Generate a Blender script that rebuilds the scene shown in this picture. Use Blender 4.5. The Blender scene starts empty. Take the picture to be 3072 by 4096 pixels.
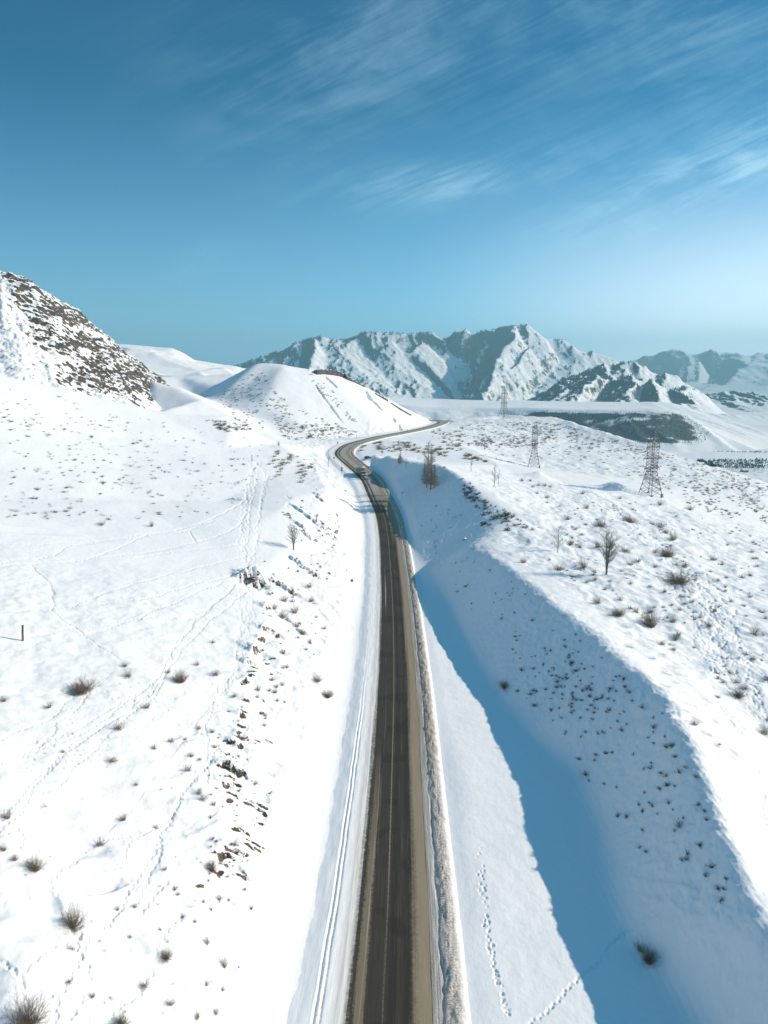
import bpy, math, random
import numpy as np
from mathutils import Vector, Matrix
from mathutils.geometry import delaunay_2d_cdt

S = bpy.context.scene
COL = S.collection
random.seed(7)
RNG = np.random.default_rng(11)

# ------------------------------------------------------------------ camera, sky, sun, exposure
CAMZ = 120.0
PITCH = math.radians(11.0)
CP, SP = math.cos(PITCH), math.sin(PITCH)
FPX = 2840.0                                   # focal length in pixels of the 3072 x 4096 picture
cam_d = bpy.data.cameras.new("camera")
cam_d.sensor_fit = 'VERTICAL'
cam_d.sensor_height = 36.0
cam_d.lens = 36.0 * FPX / 4096.0
cam_d.clip_start, cam_d.clip_end = 0.5, 60000.0
cam = bpy.data.objects.new("camera", cam_d)
COL.objects.link(cam)
cam.location = (0, 0, CAMZ)
cam.rotation_euler = (math.radians(90) - PITCH, 0, 0)
S.camera = cam

SUN_EL = math.radians(27.5)
SUN_AZ = math.radians(9.0)                     # from +X (picture right) towards +Y (away)
SUN_DIR = Vector((math.cos(SUN_EL) * math.cos(SUN_AZ), math.cos(SUN_EL) * math.sin(SUN_AZ), math.sin(SUN_EL)))
sun_d = bpy.data.lights.new("sun", 'SUN')
sun_d.energy = 4.6
sun_d.angle = math.radians(0.5)
sun_d.color = (1.0, 0.865, 0.71)
sun = bpy.data.objects.new("sun", sun_d)
COL.objects.link(sun)
sun.rotation_euler = SUN_DIR.to_track_quat('Z', 'Y').to_euler()
sun.location = (400, 60, 300)

S.view_settings.view_transform = 'Standard'
S.view_settings.look = 'None'
S.view_settings.exposure = 0.39
S.view_settings.gamma = 1.0
S.cycles.use_denoising = True
S.cycles.volume_bounces = 0
S.cycles.max_bounces = 5
S.cycles.diffuse_bounces = 3
S.cycles.use_adaptive_sampling = True
HAZE = 0.00019                                 # density of the air


class NT:
    """small node-tree writer"""
    def __init__(self, tree):
        self.t = tree
        tree.nodes.clear()

    def n(self, typ, props=None, **inp):
        nd = self.t.nodes.new(typ)
        for k, v in (props or {}).items():
            setattr(nd, k, v)
        for k, v in inp.items():
            self.set(nd, k, v)
        return nd

    def set(self, nd, k, v):
        key = int(k[1:]) if (k[0] == 'i' and k[1:].isdigit()) else k.replace('_', ' ')
        sock = nd.inputs[key]
        if isinstance(v, bpy.types.NodeSocket):
            self.t.links.new(v, sock)
        elif isinstance(v, bpy.types.Node):
            self.t.links.new(v.outputs[0], sock)
        else:
            if isinstance(v, (tuple, list)) and len(v) == 3 and sock.type == 'RGBA':
                v = (*v, 1.0)
            sock.default_value = v

    def math(self, op, a, b=0.0, clamp=False):
        return self.n('ShaderNodeMath', {'operation': op, 'use_clamp': clamp}, i0=a, i1=b).outputs[0]

    def rng(self, v, a, b, c=0.0, d=1.0, smooth=True):
        nd = self.n('ShaderNodeMapRange', {'interpolation_type': 'SMOOTHSTEP' if smooth else 'LINEAR'})
        for i, x in enumerate((v, a, b, c, d)):
            self.set(nd, 'i%d' % i, x)
        return nd.outputs[0]

    def mix(self, f, a, b, blend='MIX'):
        nd = self.n('ShaderNodeMix', {'data_type': 'RGBA', 'blend_type': blend})
        self.set(nd, 'i0', f)
        self.set(nd, 'i6', a)
        self.set(nd, 'i7', b)
        return nd.outputs[2]

    def noise(self, vec, scale, detail=4.0, rough=0.55, dist=0.0):
        return self.n('ShaderNodeTexNoise', None, Vector=vec, Scale=scale, Detail=detail, Roughness=rough,
                      Distortion=dist).outputs[0]

    def vscale(self, vec, s):
        return self.n('ShaderNodeVectorMath', {'operation': 'MULTIPLY'}, i0=vec, i1=s).outputs[0]


world = bpy.data.worlds.new("World")
S.world = world
world.use_nodes = True
w = NT(world.node_tree)
sky = w.n('ShaderNodeTexSky', {'sky_type': 'NISHITA', 'sun_disc': False, 'sun_elevation': SUN_EL,
                               'sun_rotation': math.radians(90) - SUN_AZ, 'altitude': 900.0,
                               'air_density': 1.0, 'dust_density': 0.5, 'ozone_density': 1.0})
tc = w.n('ShaderNodeTexCoord')
sep = w.n('ShaderNodeSeparateXYZ', None, i0=tc.outputs['Generated'])
yy = w.math('MAXIMUM', sep.outputs[1], 0.05)
U = w.math('DIVIDE', sep.outputs[0], yy)
V = w.math('DIVIDE', sep.outputs[2], yy)
front = w.rng(sep.outputs[1], 0.1, 0.4)


def sky_blob(u0, v0, su, sv, ang, amp):
    c, s_ = math.cos(math.radians(ang)), math.sin(math.radians(ang))
    du, dv = w.math('SUBTRACT', U, u0), w.math('SUBTRACT', V, v0)
    a = w.math('ADD', w.math('MULTIPLY', du, c / su), w.math('MULTIPLY', dv, s_ / su))
    b = w.math('ADD', w.math('MULTIPLY', du, -s_ / sv), w.math('MULTIPLY', dv, c / sv))
    r2 = w.math('ADD', w.math('MULTIPLY', a, a), w.math('MULTIPLY', b, b))
    return w.math('MULTIPLY', w.math('EXPONENT', w.math('MULTIPLY', r2, -1.0)), amp)


def streak(ang, su, sv, det):
    c, s_ = math.cos(math.radians(ang)), math.sin(math.radians(ang))
    a = w.math('ADD', w.math('MULTIPLY', U, c * su), w.math('MULTIPLY', V, s_ * su))
    b = w.math('ADD', w.math('MULTIPLY', U, -s_ * sv), w.math('MULTIPLY', V, c * sv))
    vec = w.n('ShaderNodeCombineXYZ', None, i0=a, i1=b, i2=0.0).outputs[0]
    return w.noise(vec, 1.0, det, 0.62, 1.5)


st1 = streak(19, 3.2, 12.0, 9.0)
st2 = streak(8, 4.5, 12.0, 8.0)
st3 = streak(-38, 2.5, 8.0, 6.0)
st4 = streak(24, 5.0, 60.0, 4.0)
blobs = [sky_blob(0.45, 0.262, 0.20, 0.040, 20, 2.3), sky_blob(0.05, 0.243, 0.115, 0.024, 3, 1.2),
         sky_blob(0.20, 0.265, 0.10, 0.03, 15, 0.55), sky_blob(-0.24, 0.146, 0.055, 0.02, 20, 0.35),
         sky_blob(-0.12, 0.40, 0.16, 0.10, 15, 0.36), sky_blob(0.10, 0.42, 0.22, 0.12, 25, 0.40),
         sky_blob(0.42, 0.42, 0.16, 0.14, 25, 0.45)]
bl = blobs[0]
for b_ in blobs[1:]:
    bl = w.math('ADD', bl, b_)
stk = w.math('ADD', w.math('MULTIPLY', st1, 0.62), w.math('MULTIPLY', st2, 0.22))
stk = w.math('ADD', stk, w.math('MULTIPLY', st3, 0.24))
stk = w.math('ADD', stk, w.math('MULTIPLY', w.math('SUBTRACT', st4, 0.5), 0.34))
cl = w.math('MULTIPLY', w.rng(stk, 0.40, 0.78), bl)
cl = w.math('MINIMUM', w.math('MULTIPLY', w.math('MULTIPLY', cl, front), 0.40), 0.5)
hsv = w.n('ShaderNodeHueSaturation', None, Saturation=1.25, Value=1.0, Color=sky.outputs[0])
tint = w.mix(1.0, hsv.outputs[0], (0.24, 0.78, 0.86), 'MULTIPLY')
low = w.math('EXPONENT', w.math('MULTIPLY', w.math('MAXIMUM', sep.outputs[2], 0.0), -4.6))   # winter air low over the horizon, brighter towards the sun
side = w.rng(sep.outputs[0], -0.5, 0.8, 0.72, 1.7)
lowc = w.n('ShaderNodeVectorMath', {'operation': 'SCALE'}, i0=(2.6, 5.8, 7.9), Scale=side).outputs[0]
tint = w.mix(w.math('MULTIPLY', low, 0.92), tint, lowc)
up = w.rng(sep.outputs[2], 0.05, 0.33, 0.0, 1.0, False)
band = w.mix(up, (0.98, 0.88, 0.96), (0.03, 0.38, 0.49))
zen = w.rng(sep.outputs[2], 0.42, 0.80)
band = w.mix(zen, band, (1.25, 1.40, 1.20))  # overhead sky, above the view, brightened as added fill light
tint = w.mix(1.0, tint, band, 'MULTIPLY')
warm = w.math('MULTIPLY', w.rng(sep.outputs[0], 0.0, 0.5), w.math('SUBTRACT', 1.0, w.rng(sep.outputs[2], 0.0, 0.27)))
glow = w.n('ShaderNodeVectorMath', {'operation': 'SCALE'}, i0=(6.4, 3.9, 1.8), Scale=warm).outputs[0]
tint = w.mix(1.0, tint, glow, 'ADD')
skyc = w.mix(cl, tint, (4.6, 6.8, 7.9))
bg = w.n('ShaderNodeBackground', None, Color=skyc, Strength=0.125)
w.n('ShaderNodeOutputWorld', None, Surface=bg)

# ------------------------------------------------------------------ picture <-> place


def kf(py):
    return (py - 2048.0) / FPX * CP + SP


def P(px, py, d):
    yc = (py - 2048.0) / FPX * d
    return ((px - 1536.0) / FPX * d, d * CP - yc * SP, CAMZ - (yc * CP + d * SP))


def H_(px, py, h):                              # same, from the height below the camera
    return P(px, py, h / kf(py))


# ------------------------------------------------------------------ noise
_perm = RNG.permutation(512).astype(np.int32)
_ga = RNG.random(512) * 2 * np.pi
_gx, _gy = np.cos(_ga), np.sin(_ga)


def perlin(x, y):
    x = np.asarray(x, float); y = np.asarray(y, float)
    xi = np.floor(x).astype(np.int64); yi = np.floor(y).astype(np.int64)
    xf, yf = x - xi, y - yi
    u = xf * xf * xf * (xf * (xf * 6 - 15) + 10); v = yf * yf * yf * (yf * (yf * 6 - 15) + 10)

    def g(ix, iy, fx, fy):
        h = _perm[(_perm[ix & 511] + iy) & 511]
        return _gx[h] * fx + _gy[h] * fy
    a = g(xi, yi, xf, yf); b = g(xi + 1, yi, xf - 1, yf)
    c = g(xi, yi + 1, xf, yf - 1); d = g(xi + 1, yi + 1, xf - 1, yf - 1)
    return (a + (b - a) * u) * (1 - v) + (c + (d - c) * u) * v


def fbm(x, y, scale, octv=4, gain=0.5, off=0.0):
    s, a, t = 0.0, 1.0, 0.0
    f = 1.0 / scale
    for i in range(octv):
        s = s + a * perlin(x * f + 17.3 * i + off, y * f - 9.1 * i + off)
        t += a; a *= gain; f *= 2.03
    return s / t * 1.6


def ridged(x, y, scale, octv=4, gain=0.5, off=0.0):
    s, a, t = 0.0, 1.0, 0.0
    f = 1.0 / scale
    wgt = 1.0
    for i in range(octv):
        n = 1.0 - np.abs(perlin(x * f + 7.7 * i + off, y * f + 3.3 * i - off)) * 2.0
        n = n * n * np.sign(n)
        s = s + a * n * wgt
        wgt = np.clip(n * 1.4, 0.2, 1)
        t += a; a *= gain; f *= 2.07
    return s / t


# ------------------------------------------------------------------ tags and mesh helpers
def tag(o, label=None, cat=None, group=None, kind=None):
    if label: o['label'] = label
    if cat: o['category'] = cat
    if group: o['group'] = group
    if kind: o['kind'] = kind
    return o


def grid_mesh(name, X, Y, Z, mask=None, smooth=True, flip=False):
    nr, nc = X.shape
    co = np.stack([X, Y, Z], -1).reshape(-1, 3).astype(np.float32)
    i = np.arange(nr * nc).reshape(nr, nc)
    q = np.stack([i[:-1, :-1], i[:-1, 1:], i[1:, 1:], i[1:, :-1]], -1).reshape(-1, 4)
    if flip:
        q = q[:, ::-1]
    if mask is not None:
        ok = mask.reshape(-1)[q].all(1)
        q = q[ok]
    return raw_mesh(name, co, q, smooth)


def raw_mesh(name, co, faces, smooth=True):
    co = np.asarray(co, np.float32); faces = np.asarray(faces, np.int32)
    k = faces.shape[1]
    used = np.unique(faces)
    if len(used) < len(co):
        remap = np.zeros(len(co), np.int32); remap[used] = np.arange(len(used))
        faces = remap[faces]; co = co[used]
    me = bpy.data.meshes.new(name)
    me.vertices.add(len(co)); me.vertices.foreach_set('co', co.ravel())
    me.loops.add(faces.size); me.loops.foreach_set('vertex_index', faces.ravel().astype(np.int32))
    me.polygons.add(len(faces))
    me.polygons.foreach_set('loop_start', np.arange(0, faces.size, k, dtype=np.int32))
    me.polygons.foreach_set('use_smooth', np.full(len(faces), smooth))
    me.update(calc_edges=True)
    me['used'] = 0
    raw_mesh.used = used
    return me


def link(name, me, mat=None, parent=None, loc=None):
    o = bpy.data.objects.new(name, me)
    COL.objects.link(o)
    if mat is not None and me is not None:
        if len(me.materials) == 0:
            me.materials.append(mat)
    if parent is not None:
        o.parent = parent
    if loc is not None:
        o.location = loc
    return o


def set_attr(me, name, vals):
    a = me.attributes.new(name, 'FLOAT', 'POINT')
    a.data.foreach_set('value', np.asarray(vals, np.float32).ravel())


class Seg:
    """collects tapering sticks (n-sided prisms) and boxes into one mesh"""
    def __init__(self):
        self.a, self.v, self.f = [], [], []

    def stick(self, p0, p1, r0, r1=None):
        self.a.append((*p0, *p1, r0, r0 if r1 is None else r1))

    def path(self, pts, radii):
        for i in range(len(pts) - 1):
            self.stick(pts[i], pts[i + 1], radii[i], radii[i + 1])

    def box(self, c, size, rot=None, taper=1.0):
        x, y, z = [s / 2 for s in size]
        n = sum(len(v) for v in self.v)
        pts = []
        for dz in (-1, 1):
            t = taper if dz > 0 else 1.0
            for dx, dy in ((-1, -1), (1, -1), (1, 1), (-1, 1)):
                p = Vector((dx * x * t, dy * y * t, dz * z))
                if rot is not None: p = rot @ p
                pts.append((p.x + c[0], p.y + c[1], p.z + c[2]))
        self.v.append(pts)
        self.f += [[n + i for i in q] for q in ((3, 2, 1, 0), (4, 5, 6, 7), (0, 1, 5, 4), (1, 2, 6, 5), (2, 3, 7, 6), (3, 0, 4, 7))]

    def mesh(self, name, sides=3, smooth=False):
        co, fa = np.zeros((0, 3)), np.zeros((0, 4), int)
        if self.a:
            A = np.array(self.a, float)
            p0, p1, r0, r1 = A[:, :3], A[:, 3:6], A[:, 6:7], A[:, 7:8]
            d = p1 - p0
            d /= np.maximum(np.linalg.norm(d, axis=1, keepdims=True), 1e-9)
            ref = np.where(np.abs(d[:, 2:3]) > 0.9, [[1.0, 0, 0]], [[0, 0, 1.0]])
            e1 = np.cross(d, ref); e1 /= np.maximum(np.linalg.norm(e1, axis=1, keepdims=True), 1e-9)
            e2 = np.cross(d, e1)
            ring = []
            for r, p in ((r0, p0), (r1, p1)):
                for k in range(sides):
                    t = 2 * math.pi * (k + 0.5) / sides
                    ring.append(p + r * (math.cos(t) * e1 + math.sin(t) * e2))
            co = np.stack(ring, 1).reshape(-1, 3)
            base = (np.arange(len(A)) * 2 * sides)[:, None, None]
            q = np.array([[k, (k + 1) % sides, sides + (k + 1) % sides, sides + k] for k in range(sides)])[None]
            fa = (base + q).reshape(-1, 4)
            if sides == 4:
                caps = np.array([[3, 2, 1, 0], [4, 5, 6, 7]])[None]
                fa = np.concatenate([fa, (base + caps).reshape(-1, 4)])
        if self.v:
            bv = np.array([p for v in self.v for p in v], float)
            bf = np.array(self.f, int) + len(co)
            co = np.concatenate([co, bv]); fa = np.concatenate([fa, bf])
        return raw_mesh(name, co, fa, smooth)


def disc_mesh(name, r, th, n=28, sides=None):
    """upright disc (or polygon) facing -Y and +Y"""
    n = sides or n
    off = math.pi / 2
    ang = [off + 2 * math.pi * i / n for i in range(n)]
    vs = [(r * math.cos(a), -th / 2, r * math.sin(a)) for a in ang] + [(r * math.cos(a), th / 2, r * math.sin(a)) for a in ang]
    fs = [list(range(n)), list(range(2 * n - 1, n - 1, -1))] + [[i, i + n, (i + 1) % n + n, (i + 1) % n] for i in range(n)]
    me = bpy.data.meshes.new(name)
    me.from_pydata(vs, [], fs)
    me.update()
    return me


def poly_mesh(name, vs, fs, bevel=0.0):
    import bmesh
    me = bpy.data.meshes.new(name)
    me.from_pydata([tuple(v) for v in vs], [], fs)
    bm = bmesh.new(); bm.from_mesh(me)
    bmesh.ops.recalc_face_normals(bm, faces=bm.faces)
    if bevel:
        bmesh.ops.bevel(bm, geom=list(bm.edges), offset=bevel, segments=2, affect='EDGES')
    bm.to_mesh(me); bm.free(); me.update()
    return me


# ------------------------------------------------------------------ materials
def new_mat(name):
    m = bpy.data.materials.new(name)
    m.use_nodes = True
    return m, NT(m.node_tree)


def finish(t, color, rough=0.7, bump=None, dist=0.1, strength=1.0, spec=0.25, metal=0.0):
    b = t.n('ShaderNodeBsdfPrincipled')
    t.set(b, 'Base_Color', color); t.set(b, 'Roughness', rough); t.set(b, 'Metallic', metal)
    t.set(b, 'Specular_IOR_Level', spec)
    if bump is not None:
        bp = t.n('ShaderNodeBump', None, Height=bump, Strength=strength, Distance=dist)
        t.set(b, 'Normal', bp.outputs[0])
    t.n('ShaderNodeOutputMaterial', None, Surface=b)


def plain(name, col, rough=0.6, spec=0.3, metal=0.0, var=0.25, scale=6.0):
    m, t = new_mat(name)
    p = t.n('ShaderNodeTexCoord').outputs['Object']
    n = t.noise(p, scale, 5)
    dark = tuple(c * (1 - var) for c in col); lite = tuple(min(1, c * (1 + var)) for c in col)
    finish(t, t.mix(n, dark, lite), rough, spec=spec, metal=metal)
    return m


SNOW = (0.87, 0.865, 0.865)


def make_snow():
    m, t = new_mat("snow")
    p = t.n('ShaderNodeNewGeometry').outputs['Position']
    soil = t.n('ShaderNodeAttribute', {'attribute_name': 'soil'}).outputs['Fac']
    big = t.noise(p, 0.03, 3)
    col = t.mix(big, (0.845, 0.845, 0.85), (0.89, 0.885, 0.88))
    n1 = t.noise(t.vscale(p, (1.0, 0.55, 1.0)), 0.9, 5, 0.6)
    n2 = t.noise(p, 5.0, 3, 0.6)
    # exposed earth, stones and dry grass where the snow has slid off
    sn = t.math('ADD', t.math('MULTIPLY', t.noise(p, 1.3, 6, 0.75), 0.6), t.math('MULTIPLY', t.noise(p, 0.5, 4, 0.6), 0.4))
    sm = t.math('MULTIPLY', t.rng(t.math('ADD', soil, t.math('MULTIPLY', t.math('SUBTRACT', sn, 0.5), 3.0)), 0.50, 0.60), t.rng(soil, 0.08, 0.2))
    pz = t.vscale(p, (0.6, 0.6, 3.2))
    sc = t.mix(t.math('MULTIPLY', t.rng(t.noise(pz, 2.2, 6, 0.7), 0.38, 0.66), t.rng(t.noise(p, 0.9, 4, 0.6), 0.36, 0.6)), (0.035, 0.028, 0.022), (0.27, 0.185, 0.11))
    col = t.mix(sm, col, sc)
    h = t.math('ADD', t.math('MULTIPLY', n1, 0.7), t.math('MULTIPLY', n2, 0.10))
    finish(t, col, 0.65, h, 0.22, 0.55, spec=0.2)
    return m


M_SNOW = make_snow()


def make_rocky(name, snow_lo, snow_hi, rocks, nscale, bumpd, attr=None, streaky=(1, 1, 1), lo2=(0.10, 0.09, 0.08), spread=0.4, beds=False):
    """rock that keeps its snow where it lies flat; bare where it is steep or where the attribute says trees grow"""
    m, t = new_mat(name)
    g = t.n('ShaderNodeNewGeometry')
    p = g.outputs['Position']
    nz = t.n('ShaderNodeSeparateXYZ', None, i0=g.outputs['Normal']).outputs[2]
    pv = t.vscale(p, streaky)
    if beds:
        q = t.n('ShaderNodeSeparateXYZ', None, i0=p)
        a = t.math('SUBTRACT', t.math('MULTIPLY', q.outputs[0], 0.85), t.math('MULTIPLY', q.outputs[2], 0.53))
        b = t.math('ADD', t.math('MULTIPLY', q.outputs[0], 0.53), t.math('MULTIPLY', q.outputs[2], 0.85))
        pv = t.n('ShaderNodeCombineXYZ', None, i0=t.math('MULTIPLY', a, 0.42), i1=t.math('MULTIPLY', q.outputs[1], 0.7), i2=t.math('MULTIPLY', b, 1.35)).outputs[0]
    n1 = t.noise(pv, nscale, 8, 0.65)
    n2 = t.noise(p, nscale * 0.23, 4, 0.6)
    v = t.math('ADD', nz, t.math('MULTIPLY', t.math('SUBTRACT', n1, 0.5), spread))
    v = t.math('ADD', v, t.math('MULTIPLY', t.math('SUBTRACT', n2, 0.5), spread * 0.6))
    if attr:
        f = t.n('ShaderNodeAttribute', {'attribute_name': attr}).outputs['Fac']
        v = t.math('SUBTRACT', v, f)
    s = t.rng(v, snow_lo, snow_hi)
    rc = t.mix(t.rng(n2, 0.35, 0.65), rocks[0], rocks[1])
    rc = t.mix(t.rng(n1, 0.3, 0.7), lo2, rc)
    col = t.mix(s, rc, SNOW)
    finish(t, col, 0.8, n1, bumpd, 0.6, spec=0.15)
    return m


M_CRAG = make_rocky("snowy crag", 0.50, 0.555, ((0.165, 0.12, 0.068), (0.085, 0.082, 0.08)), 0.6, 1.2, attr='bare',
                    beds=True, lo2=(0.035, 0.034, 0.033), spread=0.80)
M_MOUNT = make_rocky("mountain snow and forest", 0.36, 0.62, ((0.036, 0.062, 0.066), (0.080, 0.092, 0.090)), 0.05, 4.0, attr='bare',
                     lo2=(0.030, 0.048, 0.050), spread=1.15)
M_TERR = make_rocky("terrace scrub", 0.36, 0.58, ((0.065, 0.092, 0.098), (0.10, 0.115, 0.115)), 0.05, 2.0, attr='bare',
                    lo2=(0.055, 0.078, 0.085), spread=0.75)  # scrub tones lightened and blued so the colour itself carries haze
M_OUT = make_rocky("brown rock", 0.42, 0.56, ((0.19, 0.135, 0.08), (0.12, 0.105, 0.085)), 1.6, 0.15, lo2=(0.035, 0.03, 0.026), spread=0.8)
M_SCARP = make_rocky("dark earth scarp", 0.75, 0.9, ((0.075, 0.07, 0.06), (0.13, 0.105, 0.08)), 0.5, 0.5, lo2=(0.05, 0.045, 0.04), spread=0.3)

M_TWIG = plain("shrub twigs", (0.20, 0.155, 0.105), 0.8, 0.1, var=0.45, scale=0.7)
M_SAGE = plain("sagebrush", (0.10, 0.088, 0.066), 0.85, 0.1, var=0.4, scale=0.8)
M_DRY = plain("dry grass", (0.15, 0.125, 0.10), 0.85, 0.1, var=0.4, scale=0.8)
M_BARK = plain("grey bark", (0.135, 0.115, 0.095), 0.85, 0.1, var=0.4, scale=2.0)
M_LARCH = plain("larch twigs", (0.33, 0.27, 0.21), 0.85, 0.1, var=0.35, scale=0.5)
M_LBARK = plain("larch bark", (0.095, 0.075, 0.06), 0.9, 0.1, var=0.4, scale=2.0)
M_CONIF = plain("far conifers", (0.045, 0.056, 0.05), 0.9, 0.05, var=0.35, scale=0.01)
M_STEEL = plain("weathered steel", (0.075, 0.072, 0.068), 0.55, 0.4, 0.35, var=0.25, scale=1.0)
M_CONC = plain("concrete", (0.22, 0.21, 0.20), 0.85, 0.2)
M_GREY = plain("grey sign back", (0.24, 0.25, 0.265), 0.5, 0.4, 0.3, var=0.12, scale=2.0)
M_WOOD = plain("old wood", (0.16, 0.125, 0.10), 0.85, 0.1, var=0.4, scale=4.0)
M_BLUE = plain("blue white board", (0.42, 0.52, 0.62), 0.5, 0.3, var=0.12)
M_WHITE = plain("white paint", (0.75, 0.75, 0.74), 0.45, 0.4, var=0.06)
M_BLACK = plain("black rubber", (0.02, 0.02, 0.02), 0.8, 0.2, var=0.2)
M_TARP = plain("dusty grey tarpaulin", (0.16, 0.165, 0.155), 0.75, 0.2, var=0.25, scale=0.8)
M_CAB = plain("dark green cab paint", (0.035, 0.055, 0.055), 0.4, 0.5, var=0.2)
M_GLASS = plain("dark glass", (0.015, 0.018, 0.02), 0.08, 0.6, var=0.1)
M_LAMP = plain("lamp glass", (0.7, 0.7, 0.66), 0.15, 0.6, var=0.05)
M_CAR = plain("dark car paint", (0.05, 0.055, 0.06), 0.3, 0.5, var=0.15)
M_HUT = plain("hut planks", (0.20, 0.15, 0.11), 0.8, 0.1, var=0.3)

# ------------------------------------------------------------------ the road's line
ROAD_PTS = [(1527, 4096, 71.6), (1548, 3710, 86.6), (1559, 3394, 103.5), (1570, 3000, 134), (1575, 2800, 157),
            (1575, 2600, 189), (1570, 2407, 230), (1562, 2271, 268), (1550, 2136, 310), (1533, 2054, 335),
            (1500, 1979, 355), (1473, 1919, 375), (1432, 1880, 392), (1394, 1847, 412), (1366, 1823, 438),
            (1363, 1808, 455), (1384, 1786, 480), (1411, 1774, 497), (1454, 1762, 518), (1513, 1748, 548),
            (1595, 1733, 585), (1682, 1716, 640), (1728, 1704, 690), (1757, 1694, 735), (1764, 1688, 765),
            (1745, 1683.5, 790), (1711, 1682, 800)]
rp = [(-2.5, -260.0, 57.0), (-1.8, -60.0, 56.4), (-0.9, 25.0, 56.0)] + [P(*q) for q in ROAD_PTS]
e = rp[-1]
rp += [(e[0] - 40, e[1] + 12, e[2] - 1), (e[0] - 90, e[1] + 45, e[2] - 3)]
rp = np.array(rp)


def catmull(pts, step):
    out = []
    n = len(pts)
    for i in range(n - 1):
        p0, p1, p2, p3 = pts[max(i - 1, 0)], pts[i], pts[i + 1], pts[min(i + 2, n - 1)]
        L = np.linalg.norm(p2 - p1)
        t0 = 0; a = 0.5
        t1 = t0 + max(np.linalg.norm(p1 - p0), 1e-3) ** a
        t2 = t1 + L ** a
        t3 = t2 + max(np.linalg.norm(p3 - p2), 1e-3) ** a
        for t in np.linspace(t1, t2, max(2, int(L / step)), endpoint=False):
            A1 = (t1 - t) / (t1 - t0) * p0 + (t - t0) / (t1 - t0) * p1
            A2 = (t2 - t) / (t2 - t1) * p1 + (t - t1) / (t2 - t1) * p2
            A3 = (t3 - t) / (t3 - t2) * p2 + (t - t2) / (t3 - t2) * p3
            B1 = (t2 - t) / (t2 - t0) * A1 + (t - t0) / (t2 - t0) * A2
            B2 = (t3 - t) / (t3 - t1) * A2 + (t - t1) / (t3 - t1) * A3
            out.append((t2 - t) / (t2 - t1) * B1 + (t - t1) / (t2 - t1) * B2)
    out.append(pts[-1])
    return np.array(out)


RC = catmull(rp, 0.5)
seg = np.linalg.norm(np.diff(RC[:, :2], axis=0), axis=1)
ss = np.concatenate([[0], np.cumsum(seg)])
RS = np.arange(0, ss[-1], 1.0)
RC = np.stack([np.interp(RS, ss, RC[:, i]) for i in range(3)], 1)


def gsm(a, sig):
    r = int(sig * 3); k = np.exp(-0.5 * (np.arange(-r, r + 1) / sig) ** 2); k /= k.sum()
    return np.convolve(np.pad(a, r, mode='edge'), k, mode='valid')


RC = np.stack([gsm(RC[:, 0], 5), gsm(RC[:, 1], 5), gsm(RC[:, 2], 11)], 1)
RTAN = np.gradient(RC[:, :2], axis=0)
RTAN /= np.linalg.norm(RTAN, axis=1, keepdims=True)
RNRM = np.stack([RTAN[:, 1], -RTAN[:, 0]], 1)          # to the right of travel
S0 = float(RS[np.argmin(np.abs(RC[:, 1] - 62))])        # where the picture's lower edge meets the road


def road_st(x, y, lim=30.0):
    """distance along and signed distance across the road (big where far away), and its height"""
    x = np.asarray(x, float).ravel(); y = np.asarray(y, float).ravel()
    t = np.full(x.shape, 999.0); s = np.zeros(x.shape); z = np.zeros(x.shape)
    C = RC[::4]
    idx = np.where((x > RC[:, 0].min() - lim) & (x < RC[:, 0].max() + lim) & (y < RC[:, 1].max() + lim) & (y > RC[:, 1].min()))[0]
    for c in range(0, len(idx), 60000):
        ii = idx[c:c + 60000]
        d2 = (x[ii, None] - C[None, :, 0]) ** 2 + (y[ii, None] - C[None, :, 1]) ** 2
        j = d2.argmin(1)
        near = d2[np.arange(len(ii)), j] < (lim + 3) ** 2
        ii = ii[near]; j = np.clip(j[near] * 4, 0, len(RC) - 1)
        dx, dy = x[ii] - RC[j, 0], y[ii] - RC[j, 1]
        along = dx * RTAN[j, 0] + dy * RTAN[j, 1]
        jf = np.clip(j + along, 0, len(RC) - 1.001)
        j0 = jf.astype(int); f = jf - j0
        cx = RC[j0, 0] * (1 - f) + RC[j0 + 1, 0] * f; cy = RC[j0, 1] * (1 - f) + RC[j0 + 1, 1] * f
        nx = RNRM[j0, 0]; ny = RNRM[j0, 1]
        t[ii] = (x[ii] - cx) * nx + (y[ii] - cy) * ny
        far = np.hypot(x[ii] - cx, y[ii] - cy)
        t[ii] = np.where(far > np.abs(t[ii]) + 1.5, np.sign(t[ii] + 1e-9) * far, t[ii])
        s[ii] = jf
        z[ii] = RC[j0, 2] * (1 - f) + RC[j0 + 1, 2] * f
    return s, t, z


# ------------------------------------------------------------------ the lie of the land: break lines
LINES, LOOSE = [], []
HL = lambda *q: LINES.append([H_(*a) for a in q])
PL = lambda *q: LINES.append([P(*a) for a in q])
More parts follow.
